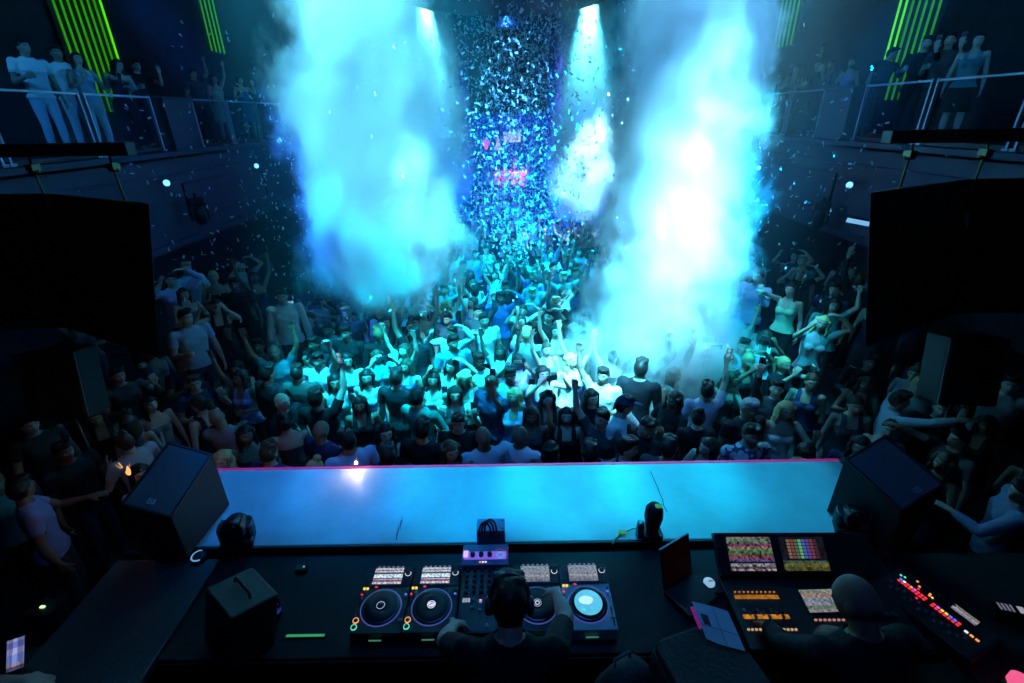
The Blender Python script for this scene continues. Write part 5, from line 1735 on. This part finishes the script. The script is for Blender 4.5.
n0 = len(ALLP)
fill(46, -3.1, 3.3, 3.55, 5.6, .42, 0.0, pose=['stand', 'stand', 'cup', 'clap', 'phone1', 'phonehi', 'leanin'], bright=False)
fill(110, -4.0, 4.0, 5.4, 10.8, .43, 0.0)
fill(12, -6.2, -4.6, 6.3, 9.0, .6, 0.6, face=(15, 60), bright=False)
fill(12, 4.6, 6.2, 6.3, 9.0, .6, 0.6, face=(-60, -15), bright=False)
fill(9, -5.2, -3.2, 3.6, 5.8, .5, 0.0, face=(20, 70), bright=False, pose=['stand', 'cup', 'clap', 'phone1'])
fill(9, 3.3, 5.4, 3.6, 5.8, .5, 0.0, face=(-70, -20), bright=False, pose=['stand', 'cup', 'clap', 'phone1'])
print('CROWD', n0, len(ALLP), 'protos', len(PROTOS))

# ---------------------------------------------------------------- people on the balconies
ZB = 4.15
def bal(px, py, s, x, pose, fem, top, colour, face, hair, say, hairc='dark', flash=False, bottom='pants', low=None, yy=None, scale=1.0, phone_on=True):
    d = ray(px, py); y = d.y * (s * x) / d.x if yy is None else yy
    p = proto(pose, fem, top, bottom)
    hx = d.x / d.y * y
    M = Matrix.Translation((hx, y, ZB)) @ Matrix.Rotation(R(face), 4, 'Z') @ Matrix.Scale(scale * (.95 if fem else 1), 4)
    t = spawn(p, M, say, C_[colour], rnd.choice(SKINS[:4]), hair, HAIRC[hairc], low=C_[low or 'black'], group='guests on the balconies')
    if pose.startswith('phone') and phone_on:
        p.phand = 'L' if pose == 'phone1' else 'R'
        phone(p, t, 'phone held by the balcony ' + ' '.join(say.split()[:10]).rstrip(','), flash, two=pose == 'phone2')
    return t


bal(12, 20, -1, 7.5, 'cup', 0, 'tee', 'white', 60, 'short', 'person in white T-shirt and pale trousers, first behind the left balcony glass', low='pale blue')
bal(40, 8, -1, 7.6, 'stand', 0, 'tee', 'white', 50, 'short', 'person in white T-shirt, arms down, left balcony beside the green slats', low='pale blue')
bal(66, 30, -1, 7.4, 'clap', 1, 'tank', 'pale blue', 60, 'long', 'person in pale blue tank top, hands together, left balcony near the steel post', low='white')
bal(108, 55, -1, 7.5, 'leanin', 1, 'tank', 'black', 20, 'wavy', 'person in black tank top turned sideways behind the left balcony glass')
bal(131, 52, -1, 7.9, 'phone1', 0, 'tee', 'black', 60, 'short', 'person in black T-shirt filming from the left balcony before the pier')
bal(203, 38, -1, 7.8, 'leftup', 1, 'strapless', 'pale green', 50, 'wavy', 'person in pale green dress, one arm thrown high, far left balcony', 'brown', bottom='skirt', low='pale green')
bal(185, 45, -1, 8.0, 'fist', 0, 'tee', 'dark grey', 50, 'short', 'person in dark grey T-shirt raising a fist behind the pier, left balcony')
bal(234, 55, -1, 7.4, 'phone1', 1, 'strapless', 'blue', 40, 'long', 'person in blue strapless dress filming, far end of the left balcony', bottom='skirt', low='blue')
bal(774, 62, 1, 7.4, 'phonehi', 0, 'tee', 'white', -40, 'short', 'person in white T-shirt and white trousers with phone light, far right balcony', flash=True, low='white')
bal(798, 60, 1, 7.5, 'clap', 1, 'tank', 'dark grey', -40, 'long', 'person in dark grey tank top, hands together, right balcony by the white-dressed one', bottom='skirt')
bal(836, 45, 1, 7.8, 'phonehi', 1, 'tank', 'navy', -40, 'long', 'person in navy tank top with phone raised high over the right balcony pier')
bal(858, 36, 1, 7.9, 'cup', 1, 'tank', 'lilac', -50, 'wavy', 'person in lilac tank top, forearm bent, right balcony above the pier')
bal(820, 58, 1, 7.4, 'phone1', 1, 'tee', 'black', -50, 'bun', 'person in black T-shirt filming with lit phone, right balcony before the pier')
bal(888, 50, 1, 7.9, 'leanin', 0, 'tee', 'black', -20, 'short', 'person in black T-shirt turned sideways, right balcony beside the green slats')
bal(934, 18, 1, 7.5, 'phone1', 0, 'long', 'black', -50, 'short', 'broad person in black long sleeves with glowing phone, right balcony by the green slats')
bal(958, 15, 1, 7.6, 'phone1', 0, 'tee', 'dark grey', -50, 'short', 'person in dark grey T-shirt holding a glowing phone, right balcony, beside the broad one')
bal(982, 30, 1, 7.5, 'stand', 1, 'tank', 'teal', -40, 'long', 'person in teal tank top, bare legs showing through the right balcony glass', bottom='skirt')

# ---------------------------------------------------------------- the pink-lit group on the far platform
for px, py, ps, fem, tp, cl, say in ((487, 158, 'armsup', 1, 'strapless', 'white', 'leftmost of the pink-lit group on the far platform, arms up'),
                                     (496, 160, 'clap', 1, 'tank', 'white', 'pink-lit person in white tank top, hands together, on the far platform'),
                                     (504, 157, 'wide', 0, 'tee', 'grey', 'pink-lit person in grey T-shirt, hands wide, on the far platform'),
                                     (514, 161, 'cup', 1, 'strapless', 'lilac', 'pink-lit person in lilac strapless top at the far platform rail'),
                                     (522, 160, 'leftup', 0, 'tee', 'white', 'pink-lit person in white T-shirt with one arm up, rightmost on the far platform')):
    pos = at_y(px, py, 21.6); p = proto(ps, bool(fem), tp, 'pants')
    spawn(p, Matrix.Translation((pos.x, 21.5 + rnd.uniform(-.2, .3), 1.1)) @ Matrix.Rotation(rnd.uniform(-.3, .3), 4, 'Z'), 'person, ' + say if not say.startswith('pink') else say, C_[cl], SKINS[0], 'long' if fem else 'short', HAIRC['dark'], group='pink-lit group on the far platform')

# signs and bottle lights carried over the group
q = at_y(512, 137, 21.3)
t = thing('light_sign', 'small white lit sign with faint grey lettering, held up over the pink-lit group', 'sign', q)
b = MB(); b.box((0, 0, 0), (.70, .05, .40)); b.build('panel', E('sign_white', (.85, .80, .75), .85), t, .01)
for zz, ww in ((.09, .44), (0.0, .30), (-.09, .48)):
    b = MB()
    for k in range(int(ww / .07)):
        b.box((-ww / 2 + .07 * k + .03, -.028, zz), (.045, .006, .055))
    b.build('lettering', mat('sign_grey', (.35, .35, .38), .6), t)
b = MB(); b.cyl((0, .03, -.19), (0, .03, -1.35), .012, 8); b.build('pole', M_BLACKM, t)
q = at_y(498, 143, 21.3)
t = thing('bottle_light', 'cone-shaped warm lit bottle topper held over the pink-lit group', 'lamp', q)
b = MB(); b.lathe([(.14, -.28), (.13, -.24), (.05, .15), (.02, .28), (.005, .30)], 20); b.build('lit_cone', E('cone_warm', (.85, .55, .55), .75), t)
b = MB(); b.cyl((0, 0, -.28), (0, 0, -1.1), .012, 8); b.build('stick', M_BLACKM, t)
q = at_y(486, 144, 21.3)
t = thing('heart_light', 'small pink lit paddle held over the pink-lit group, left of the cone', 'lamp', q)
b = MB(); b.ell((-.06, 0, .05), (.11, .04, .12)); b.ell((.06, 0, .05), (.11, .04, .12)); b.ell((0, 0, -.08), (.09, .04, .15)); b.build('lit_heart', E('heart_pink', (1, .15, .45), .8), t)
b = MB(); b.cyl((0, 0, -.2), (0, 0, -1.0), .012, 8); b.build('stick', M_BLACKM, t)

# ---------------------------------------------------------------- everybody further back: nobody could count them
low = [make_person(POSES[k], f_, 0.026, top='tee' if not f_ else 'tank') for k, f_ in (('armsup', 0), ('stand', 1), ('leftup', 1), ('phonehi', 0), ('clap', 0), ('wide', 1))]
vs, fs, mi = [], [], []
off = 0
CM = [mat('far_skin', (.5, .34, .26), .6), mat('far_white', (.7, .72, .75), .8), mat('far_dark', (.02, .02, .03), .8), mat('far_blue', (.2, .3, .5), .8), mat('far_hair', (.02, .015, .012), .6)]
def addmesh(me, M, m):
    global off
    co, no, ls, pt = mesh_np(me)
    A = np.array(M)
    vs.append(co @ A[:3, :3].T + A[:3, 3])
    st = np.concatenate([[0], np.cumsum(pt)[:-1]])
    for i in range(len(pt)):
        fs.append((ls[st[i]:st[i] + pt[i]] + off).tolist())
    mi.extend([m] * len(pt)); off += len(co)
hb = MB(); hb.ell((0, 0.01, .022), (.085, .105, .11), None, 10, 8, lambda v: Vector((v.x, max(v.y, -.05) if v.z < .05 else v.y, v.z))); hbm = hb.mesh('farhair')
far = []
tries = 0
while len(far) < 150 and tries < 6000:
    tries += 1
    x, y = rnd.uniform(-4.2, 4.2), rnd.uniform(10.2, 19.5)
    if any((x - a) ** 2 + (y - b_) ** 2 < .25 for a, b_ in far) or not clear(x, y, .5):
        continue
    far.append((x, y))
    q = rnd.choice(low)
    Mx = Matrix.Translation((x, y, 0)) @ Matrix.Rotation(rnd.uniform(-.5, .5), 4, 'Z') @ Matrix.Scale(rnd.uniform(.94, 1.04), 4)
    addmesh(q.body, Mx, 0); addmesh(q.top, Mx, rnd.choice([1, 1, 2, 2, 3])); addmesh(q.bottom, Mx, 2); addmesh(hbm, Mx @ q.HM, 4)
me = bpy.data.meshes.new('distant_crowd')
me.from_pydata(np.concatenate(vs).tolist(), [], fs)
me.polygons.foreach_set('use_smooth', [True] * len(fs)); me.polygons.foreach_set('material_index', mi)
for m_ in CM:
    me.materials.append(m_)
o = bpy.data.objects.new('distant_crowd', me); COL.objects.link(o)
tag(o, 'distant packed crowd under the falling confetti, too far back to count', 'crowd', kind='stuff')

# ---------------------------------------------------------------- the two people working in the booth
def reach(S, T, pole, l1=.285, l2=.250):
    d = T - S; L = min(d.length, l1 + l2 - .01); d.normalize()
    a = (l1 * l1 - l2 * l2 + L * L) / (2 * L); h = math.sqrt(max(0, l1 * l1 - a * a))
    pl = Vector(pole); pl = (pl - d * pl.dot(d)).normalized()
    E_ = S + d * a + pl * h
    return tuple(E_ - S), tuple((S + d * L) - E_)


def worker(name_label, pos, yaw, lean, head, Rt, Lt, rpole, lpole, hair, top, build, scale=1.0, sleeve=.6, skin=SKINS[0], twist=0.0):
    M = Matrix.Translation(pos) @ Matrix.Rotation(yaw, 4, 'Z') @ Matrix.Scale(scale, 4)
    iv = M.inverted()
    piv = Vector((0, 0, .95))
    TM = Matrix.Translation(piv) @ Matrix.Rotation(twist, 4, 'Z') @ Matrix.Rotation(lean, 4, 'X') @ Matrix.Translation(-piv)
    pose = dict(lean=lean, twist=twist, head=head)
    for k, sx, T, pole in (('R', -1, Rt, rpole), ('L', 1, Lt, lpole)):
        S = TM @ Vector((sx * .198, .008, 1.405)); T = iv @ Vector(T)
        ua, fa = reach(S, T, pole)
        hd = Vector(fa).normalized(); hd.z -= .25
        pose[k] = (ua, fa, tuple(hd), (0, -.1, -1), .35)
    p = make_person(pose, False, .0075, build, sleeve, top)
    t = spawn(p, M, name_label, C_['black'], skin, hair, HAIRC['dark'], group='people working in the booth')
    return p, t


pdj, tdj = worker('person in black T-shirt and headphones mixing at the players, seen from behind', (-.03, 1.20, 1.15), PI, .36, (.42, 0, 0), at_z(557, 580, 2.22), at_z(455, 624, 2.19), (-1, .1, .1), (1, .4, .0), 'short', 'tee', 1.05, sleeve=.75)
# headphones worn over the head
b = MB(); b.tube([(.088 * math.cos(a), .012, .03 + .105 * math.sin(a)) for a in [PI * k / 14 for k in range(15)]], .011, 8, True)
hp_ = b.build('headphones', mat('headphone_black', (.03, .03, .035), .35), tdj, M=pdj.HM)
for e in (-1, 1):
    b = MB(); b.lathe([(.030, 0), (.040, .006), (.040, .026), (.030, .034), (.005, .034)], 20, Matrix.Translation((e * .076, .012, 0)) @ Matrix.Rotation(e * PI / 2, 4, 'Y')); b.build('ear_cup', mat('headphone_black'), hp_)
wop, top_ = worker('person in black long sleeves working the lighting console faders, seen from behind', (1.56, 1.22, 1.15), PI + .12, .30, (.35, .35, 0), (1.72, 1.66, 2.16), (1.37, 1.70, 2.16), (-1, .3, -.5), (.9, .5, -.5), 'bald', 'long', 1.12, skin=SKINS[4])
# phone filmed at the lower left corner
c0 = at_z(16, 654, 2.28)
pcn, tcn = worker('person in black T-shirt just outside the side counter, only forearm and phone in view', (-2.93, 1.20, 1.15), PI - .55, .30, (.2, 0, 0), c0 + Vector((.03, -.06, -.12)), (-3.0, 1.35, 2.0), (1, .1, -.5), (-1, .1, -.5), 'short', 'tee', 1.0, skin=SKINS[1])
pcn.phand = 'R'
c0 = at_z(16, 654, 2.28)
o = copy_tree(ph0); o.matrix_world = Matrix.Translation(c0) @ Matrix.Rotation(R(25), 4, 'Z') @ Matrix.Rotation(R(-50), 4, 'X')
o['label'] = 'phone with bright violet screen in the hand at the side counter corner'; o['group'] = 'phones held up in the crowd'
for ch in o.children:
    if ch.name.startswith('screen'):
        ch.material_slots[0].link = 'OBJECT'; ch.material_slots[0].material = screen_mat('violet_display', [(0, (.08, .08, .2)), (.12, (.45, .3, .35)), (.2, (.25, .35, .95)), (.5, (.45, .5, 1.0)), (.7, (.2, .25, .8)), (.9, (.4, .4, .8))], .9, 60, .7, 'Z', .144)
q = at_z(40, 603, 1.95)
t = thing('power_box', 'little black power box with one greenish light, by the side counter', 'power box', (q.x, q.y, 1.15))
b = MB(); b.rbox((0, 0, .38), (.16, .12, .76), .02); b.build('box', M_BLACK, t, .005)
b = MB(); b.rbox((0, 0, .763), (.030, .016, .01), .004); b.build('power_light', E('lime', (.6, 1, .5), 1.2), t)

# sparkler at the runway edge and a candle-bright fountain left of the wedge monitor
q = at_z(356, 463, 2.12)
t = thing('sparkler', 'burning warm sparkler held over the runway edge', 'sparkler', q)
b = MB(); b.tube([(-.02, .10, .02), (-.01, .05, .01), (0, 0, 0)], .003, 6); b.build('wire', M_STEEL, t)
b = MB(); b.ell((0, 0, 0), (.012, .012, .014)); b.build('burning_tip', E('spark_white', (1, .85, .65), 22), t)
b = MB()
for k in range(12):
    a, e = rnd.uniform(0, 2 * PI), rnd.uniform(-.8, 1)
    d = Vector((math.cos(a), math.sin(a) * .7, e)).normalized(); L = rnd.uniform(.02, .045)
    b.tube([d * .012, d * L], [.0009, .0005], 4)
b.build('sparks', E('spark_orange', (1, .45, .15), 2.5), t)
sp1 = q + Vector((0, -.03, .03))
q = at_z(129, 474, 2.0)
t = thing('bottle_fountain', 'orange burning bottle fountain in the dark behind the left wedge monitor', 'sparkler', q)
b = MB(); b.lathe([(.012, -.20), (.014, -.02), (.010, 0)], 12); b.build('tube', M_BLACKM, t)
b = MB(); b.rings([(0, 0, -.01, .010, .010), (0, 0, .02, .020, .016), (.01, 0, .05, .014, .011), (.015, 0, .085, .003, .003)], 12); b.build('flame', E('flame_orange', (1, .36, .10), 1.6), t)
b = MB()
for k in range(7):
    d = Vector((rnd.uniform(-.7, .9), rnd.uniform(-.4, .4), 1)).normalized(); b.tube([d * .08, d * rnd.uniform(.10, .14)], [.0010, .0006], 4)
b.build('sparks', E('spark_orange'), t)
b = MB(); b.lathe([(.035, -.52), (.038, -.50), (.038, -.34), (.014, -.26), (.014, -.19)], 16); b.build('bottle', mat('bottle_glass', (.02, .05, .03), .15), t)
sp2 = q + Vector((0, 0, .16))

# ---------------------------------------------------------------- confetti
M_CONF = mat('confetti_paper', (.86, .88, .90), .6)
def flake_mesh(seed):
    r2 = random.Random(seed); b = MB()
    L, Wd = .050, .020; n = 4; vv = []
    for i in range(n + 1):
        u = i / n - .5; z = r2.uniform(.1, .5) * .05 * (u * u * 4)
        vv += [(u * L, -Wd / 2, z), (u * L, Wd / 2, z)]
    vv2 = [(x, y, z + .0006) for x, y, z in vv]
    k = len(vv)
    f1 = [(2 * i, 2 * i + 1, 2 * i + 3, 2 * i + 2) for i in range(n)]
    b.add(vv, f1); b.add(vv2, [tuple(reversed(q)) for q in f1])
    me = b.mesh('confetti_flake'); me.materials.append(M_CONF); return me
FL = [flake_mesh(i) for i in range(5)]


def rand_pos():
    u = rnd.random()
    if u < .78:   # the thick fall in the middle
        y = rnd.uniform(8.5, 20); x = rnd.gauss(.25, .85) * (y / 14) ; z = rnd.uniform(1.9, 7.4)
    elif u < .91:
        y = rnd.uniform(6, 16); x = rnd.uniform(-4.5, 4.5); z = rnd.uniform(1.9, 6)
    else:
        s = rnd.choice((-1, 1)); y = rnd.uniform(7, 15); x = s * rnd.uniform(3.2, 6.6); z = rnd.uniform(1.8, 5.2)
    return Vector((x, y, z))
pts = [rand_pos() for _ in range(9500)]
pts = [p for p in pts if -5 < project(p)[0] < 1030 and -5 < project(p)[1] < 420]
pts.sort(key=lambda p: project(p)[2])
f0 = bpy.data.objects.new('confetti_flake', FL[0]); COL.objects.link(f0)
tag(f0, 'single white paper confetti flake falling in the air over the crowd', 'confetti', 'white confetti flakes in the air')
for i, p in enumerate(pts[:300]):
    o = f0 if i == 0 else f0.copy()
    if i:
        COL.objects.link(o)
    o.data = FL[i % 5]; o.location = p; o.rotation_euler = (rnd.uniform(0, 6.3), rnd.uniform(0, 6.3), rnd.uniform(0, 6.3))
b = MB()
for p in pts[300:]:
    m_ = Matrix.Translation(p) @ Euler((rnd.uniform(0, 6.3), rnd.uniform(0, 6.3), rnd.uniform(0, 6.3))).to_matrix().to_4x4()
    b.box((0, 0, 0), (.062, .030, .0012), m_)
tag(b.build('confetti_fall', M_CONF), 'thick distant fall of white confetti in the middle of the room', 'confetti', kind='stuff')
# ================================================================== smoke
def smoke_mat(name, H, dens, prof, nscale, rag, col=(0.9, 0.95, 1.0), step=0.6, aniso=0.1, soft=0.5, seed=0.0, dprof=None):
    """volume: density falls off from the jet's axis (object z) with a billowy edge.  prof / dprof: (height fraction, value)"""
    m = bpy.data.materials.new(name)
    m.use_nodes = True
    nt = m.node_tree
    nt.nodes.remove(nt.nodes['Principled BSDF'])
    out = nt.nodes['Material Output']
    L = nt.links.new
    tc = nd(nt, 'ShaderNodeTexCoord')
    sp = nd(nt, 'ShaderNodeSeparateXYZ'); L(tc.outputs['Object'], sp.inputs[0])

    def mth(op, a, b_=None, c_=None, clamp=False):
        n = nd(nt, 'ShaderNodeMath', operation=op, use_clamp=clamp)
        for i, q in enumerate((a, b_, c_)):
            if q is None:
                continue
            if isinstance(q, (int, float)):
                n.inputs[i].default_value = q
            else:
                L(q, n.inputs[i])
        return n.outputs[0]

    def ramp(pr, fac):
        r = nd(nt, 'ShaderNodeValToRGB')
        r.color_ramp.interpolation = 'EASE'
        el = r.color_ramp.elements
        while len(el) < len(pr):
            el.new(0.5)
        for e, (p, v) in zip(el, pr):
            e.position = p
            e.color = (v, v, v, 1)
        L(fac, r.inputs['Fac'])
        return r.outputs['Color']
    zf = mth('DIVIDE', sp.outputs['Z'], H)
    rr = ramp([(p, v / 3.0) for p, v in prof], zf)
    rr = mth('MULTIPLY', rr, 3.0)
    # billow: noise moves the axis distance
    nz = nd(nt, 'ShaderNodeTexNoise'); nz.inputs['Scale'].default_value = nscale; nz.inputs['Detail'].default_value = 5.0; nz.inputs['Roughness'].default_value = 0.66
    mp = nd(nt, 'ShaderNodeMapping'); mp.inputs['Location'].default_value = (seed, seed * 1.7, seed * .6); mp.inputs['Scale'].default_value = (1, 1, 0.75)
    L(tc.outputs['Object'], mp.inputs['Vector']); L(mp.outputs[0], nz.inputs['Vector'])
    rho = mth('SQRT', mth('ADD', mth('MULTIPLY', sp.outputs['X'], sp.outputs['X']), mth('MULTIPLY', sp.outputs['Y'], sp.outputs['Y'])))
    q = mth('DIVIDE', rho, rr)
    q = mth('ADD', q, mth('MULTIPLY', mth('SUBTRACT', nz.outputs['Fac'], 0.5), rag))
    dn = mth('DIVIDE', mth('SUBTRACT', 1.0, q), soft, clamp=True)
    dn = mth('MULTIPLY', dn, dn)
    if dprof:
        dn = mth('MULTIPLY', dn, ramp(dprof, zf))
    dn = mth('MULTIPLY', dn, dens)
    v = nd(nt, 'ShaderNodeVolumeScatter')
    v.inputs['Color'].default_value = (*col, 1)
    v.inputs['Anisotropy'].default_value = aniso
    L(dn, v.inputs['Density'])
    L(v.outputs[0], out.inputs['Volume'])
    m.cycles.volume_step_rate = step
    return m


def plume(label, base, H, prof, m, rag, lean=(0, 0)):
    b = MB()
    secs = [(p * H, v * (1 + rag * .55) + 0.02) for p, v in prof]
    b.lathe([(max(0.05, r), z) for z, r in secs], 28)
    o = b.build('smoke_plume', m, loc=base, rot=(lean[1], lean[0], 0))
    return tag(o, label, 'smoke', 'smoke jets over the crowd', 'stuff')


PR = [(0.0, 1.15), (0.12, 1.38), (0.30, 1.18), (0.50, 1.02), (0.75, 0.92), (1.0, 0.90)]
PL = [(0.0, 0.80), (0.12, 1.25), (0.30, 1.32), (0.55, 1.22), (0.8, 1.12), (1.0, 1.05)]
PF = [(0.0, 0.9), (0.2, 1.15), (0.5, 1.0), (0.8, 0.85), (1.0, 0.75)]
plume('towering white-hot smoke jet over the crowd on the right of the floor', (2.22, 6.8, 0.62), 6.85, PR,
      smoke_mat('smoke_a', 6.7, 5.0, PR, 1.8, 2.0, soft=0.30, seed=3.1, dprof=[(0, .8), (.10, 1.0), (.45, 1.0), (.7, .6), (1, .45)]), 2.0, (.02, 0))
plume('broad cyan smoke jet over the crowd on the left of the floor', (-1.92, 7.5, 1.9), 5.6, PL,
      smoke_mat('smoke_b', 5.4, 4.0, PL, 1.7, 2.0, soft=0.30, seed=7.7, dprof=[(0, .4), (.2, .9), (.6, .8), (1, .6)]), 2.0)
plume('slimmer far smoke jet ending in a white puff, beside the big right-hand jet', (2.1, 14.6, 1.9), 5.8, PF,
      smoke_mat('smoke_c', 5.8, 3.6, PF, 2.0, 1.9, soft=0.36, seed=1.3, dprof=[(0, .4), (.15, 1.0), (.35, 1.0), (.5, .45), (1, .45)]), 1.3)
plume('slimmer far smoke jet half behind the broad cyan one', (-2.1, 14.6, 2.2), 5.5, PF,
      smoke_mat('smoke_d', 5.5, 2.2, PF, 2.0, 1.9, soft=0.36, seed=5.2, dprof=[(0, .3), (.2, .7), (1, .5)]), 1.2)

# thin haze hanging in the room
m = bpy.data.materials.new('room_haze'); m.use_nodes = True; nt = m.node_tree
nt.nodes.remove(nt.nodes['Principled BSDF'])
v = nd(nt, 'ShaderNodeVolumeScatter'); v.inputs['Density'].default_value = 0.007; v.inputs['Color'].default_value = (.75, .88, 1, 1); v.inputs['Anisotropy'].default_value = 0.25
nt.links.new(v.outputs[0], nt.nodes['Material Output'].inputs['Volume'])
b = MB(); b.box((0, 14.2, 4.95), (9.0, 21.0, 9.8))
tag(b.build('haze', m), 'thin blue haze hanging over the dance floor', 'haze', kind='stuff')


# ================================================================== lights
def spot(loc, aim, watt, col, ang, blend=0.5, size=0.12):
    l = bpy.data.lights.new('spot', 'SPOT')
    l.energy = watt
    l.color = col
    l.spot_size = R(ang)
    l.spot_blend = blend
    l.shadow_soft_size = size
    o = bpy.data.objects.new('spot_lamp', l)
    COL.objects.link(o)
    o.location = loc
    o.rotation_euler = (Vector(aim) - Vector(loc)).to_track_quat('-Z', 'Y').to_euler()
    return o


def point(loc, watt, col, size=0.1):
    l = bpy.data.lights.new('point', 'POINT')
    l.energy = watt
    l.color = col
    l.shadow_soft_size = size
    o = bpy.data.objects.new('point_lamp', l)
    COL.objects.link(o)
    o.location = loc
    return o


CYAN = (0.0, 0.55, 1.0)
JET = (0.10, 0.68, 1.0)
HOT = (0.26, 0.76, 1.0)
TEAL = (0.006, 0.62, 0.94)
BLUE = (0.0, 0.16, 1.0)
PURP = (0.40, 0.12, 1.0)
# jets lit from above
spot((2.35, 6.8, 9.7), (2.3, 6.85, 1), 12000, (0.14, 0.56, 1.0), 34, .4)
spot((-1.95, 7.4, 9.7), (-1.9, 7.5, 1), 28000, JET, 33, .4)
spot((-2.35, 7.1, 8.3), (-2.25, 7.5, 3), 5200, (.3, .85, 1), 18, .5)
spot((2.1, 14.6, 7.6), (2.1, 14.6, 1), 30000, JET, 34)
spot((-2.1, 14.6, 7.6), (-2.1, 14.6, 1), 18000, JET, 34)
# unseen spots on the crowd; spots added to brighten smoke, front row and booth
spot((2.4, 1.5, 7.7), (2.25, 6.8, 3.1), 30000, (.17, .66, 1.0), 36, 0.95).scale = (.5, 1, 1)
spot((2.4, 1.5, 7.7), (2.3, 6.8, 5.3), 4200, (.09, .42, 1), 26, 0.9).scale = (.75, 1, 1)
spot((2.1, 1.5, 7.5), (2.15, 6.75, 2.7), 16000, (.50, .86, 1.0), 19, 1.0).scale = (.5, 1, 1)
spot((-1.9, 1.5, 7.7), (-1.87, 7.5, 4.6), 17000, (.11, .60, 1.0), 42, 0.8).scale = (.5, 1, 1)
spot((-.8, 4.6, 7.2), (-1.2, 7.2, 2.7), 6000, (.24, .60, 1.0), 16, 0.8)
spot((3.6, 11.6, 7.3), (2.1, 14.3, 3.0), 30000, HOT, 22, 0.7)
spot((-0.6, 4.9, 7.4), (-0.6, 6.5, 1.4), 17000, TEAL, 36, 0.7)
spot((-2.4, 4.9, 7.4), (-2.2, 6.0, 1.5), 14000, TEAL, 26, 0.8)
spot((3.0, 4.9, 7.2), (1.5, 6.3, 1.9), 9000, JET, 24, 0.8)
spot((0.9, 3.6, 6.6), (1.25, 6.0, 1.4), 15000, JET, 20, 0.8)
spot((-4.2, 5.2, 7.2), (-2.5, 7.4, 2.7), 6000, (.02, .18, 1), 18, 0.8)
spot((5.0, 5.4, 7.2), (3.0, 7.0, 2.8), 9000, (0, .35, 1), 24, 0.8)
spot((2.4, 4.9, 7.2), (3.3, 6.4, 1.5), 4500, TEAL, 27, 0.8)
spot((-2.7, 8.8, 7.5), (-.4, 9.9, 1.6), 9000, (0, .55, 1), 50, 0.9)
spot((2.7, 8.8, 7.5), (.4, 9.9, 1.6), 9000, (0, .55, 1), 50, 0.9)
spot((0, 3.4, 7.3), (0, 4.9, 1.5), 420, (0, .30, 1), 80, 0.9)
spot((0, 0.6, 9.0), (0, 2.3, 2.0), 150, (0.06, .22, 1), 70, 0.9)
# beams at the far end
for x0, x1, c, e in ((-0.75, -0.95, (0, .35, 1), 2600), (0.75, 1.05, (0, .35, 1), 2600), (-1.35, -1.2, (.10, .06, 1), 5000), (1.5, 1.3, (.10, .06, 1), 6000), (3.0, 2.0, CYAN, 5000), (-1.0, -.6, BLUE, 4000), (1.1, .8, BLUE, 4000)):
    spot((x0, 15.4, 7.5), (x1, 15.0, 0), e, c, 9, 0.4)
spot((0, 24, 8.5), (0, 14, 1.5), 80000, (0.01, 0.08, 1), 42, 0.8)
spot((0, 5.1, 7.3), (0, 14, 2.4), 5500, (.06, .34, 1), 24, 0.8)
spot((0.1, 18.9, 6.6), (0.1, 21.6, 2.0), 5000, (1.0, 0.08, 0.6), 20, 0.6)
spot((0.45, 5.0, 7.4), (0.38, 5.7, 1.5), 3500, PURP, 10, 0.6)
# narrow beams along the runway
for x0, x1, e, c in ((-2.3, -2.1, 900, (0, .22, 1)), (-1.5, -1.25, 1500, (0, .30, 1)), (-.6, -.42, 1900, (0, .42, 1)), (.3, .45, 2300, (.01, .60, 1)), (1.1, 1.25, 2100, (0, .62, 1)), (2.0, 2.05, 1500, (0, .55, 1))):
    spot((x0, 6.4, 7.6), (x1, 3.04, 2.05), e, c, 12.5, 0.75)
spot((-7.9, 4.2, 8.2), (-7.5, 7.6, 4.9), 420, (.03, .38, 1), 50, 0.8)
spot((7.9, 4.6, 8.2), (7.6, 9.5, 4.9), 160, (.02, .36, 1), 50, 0.8)
# blue spill on the balconies and the booth
for s in (-1, 1):
    spot((s * 2.0, 9.0, 7.6), (s * 7.2, 9.5, 4.4), 200, (0, .3, 1), 70, 0.9)
w = bpy.data.worlds.new('dark_room'); SC.world = w; w.use_nodes = True
w.node_tree.nodes['Background'].inputs[0].default_value = (0.01, 0.03, 0.08, 1)
w.node_tree.nodes['Background'].inputs[1].default_value = 0.05
point(sp1, 1.2, (1, .72, .5), .02)
point(sp2, 2.2, (1, .4, .12), .03)
# ================================================================== camera and view
cd = bpy.data.cameras.new('camera')
cd.sensor_width = 36
cd.lens = FPX * 36 / 1024
cd.clip_start = 0.05
cam = bpy.data.objects.new('camera', cd)
COL.objects.link(cam)
M4 = CAM_ROT.to_4x4(); M4.translation = (0, 0, CAM_Z)
cam.matrix_world = M4
SC.camera = cam
vs = SC.view_settings
vs.view_transform = 'Standard'
vs.look = 'None'
vs.gamma = 1
vs.exposure = 0
vs.use_curve_mapping = False
c = SC.cycles
c.use_denoising = True
c.volume_bounces = 2
c.max_bounces = 6
c.diffuse_bounces = 2
c.glossy_bounces = 2
c.transparent_max_bounces = 12
c.volume_step_rate = 1.0
c.volume_max_steps = 256
c.sample_clamp_indirect = 4.0
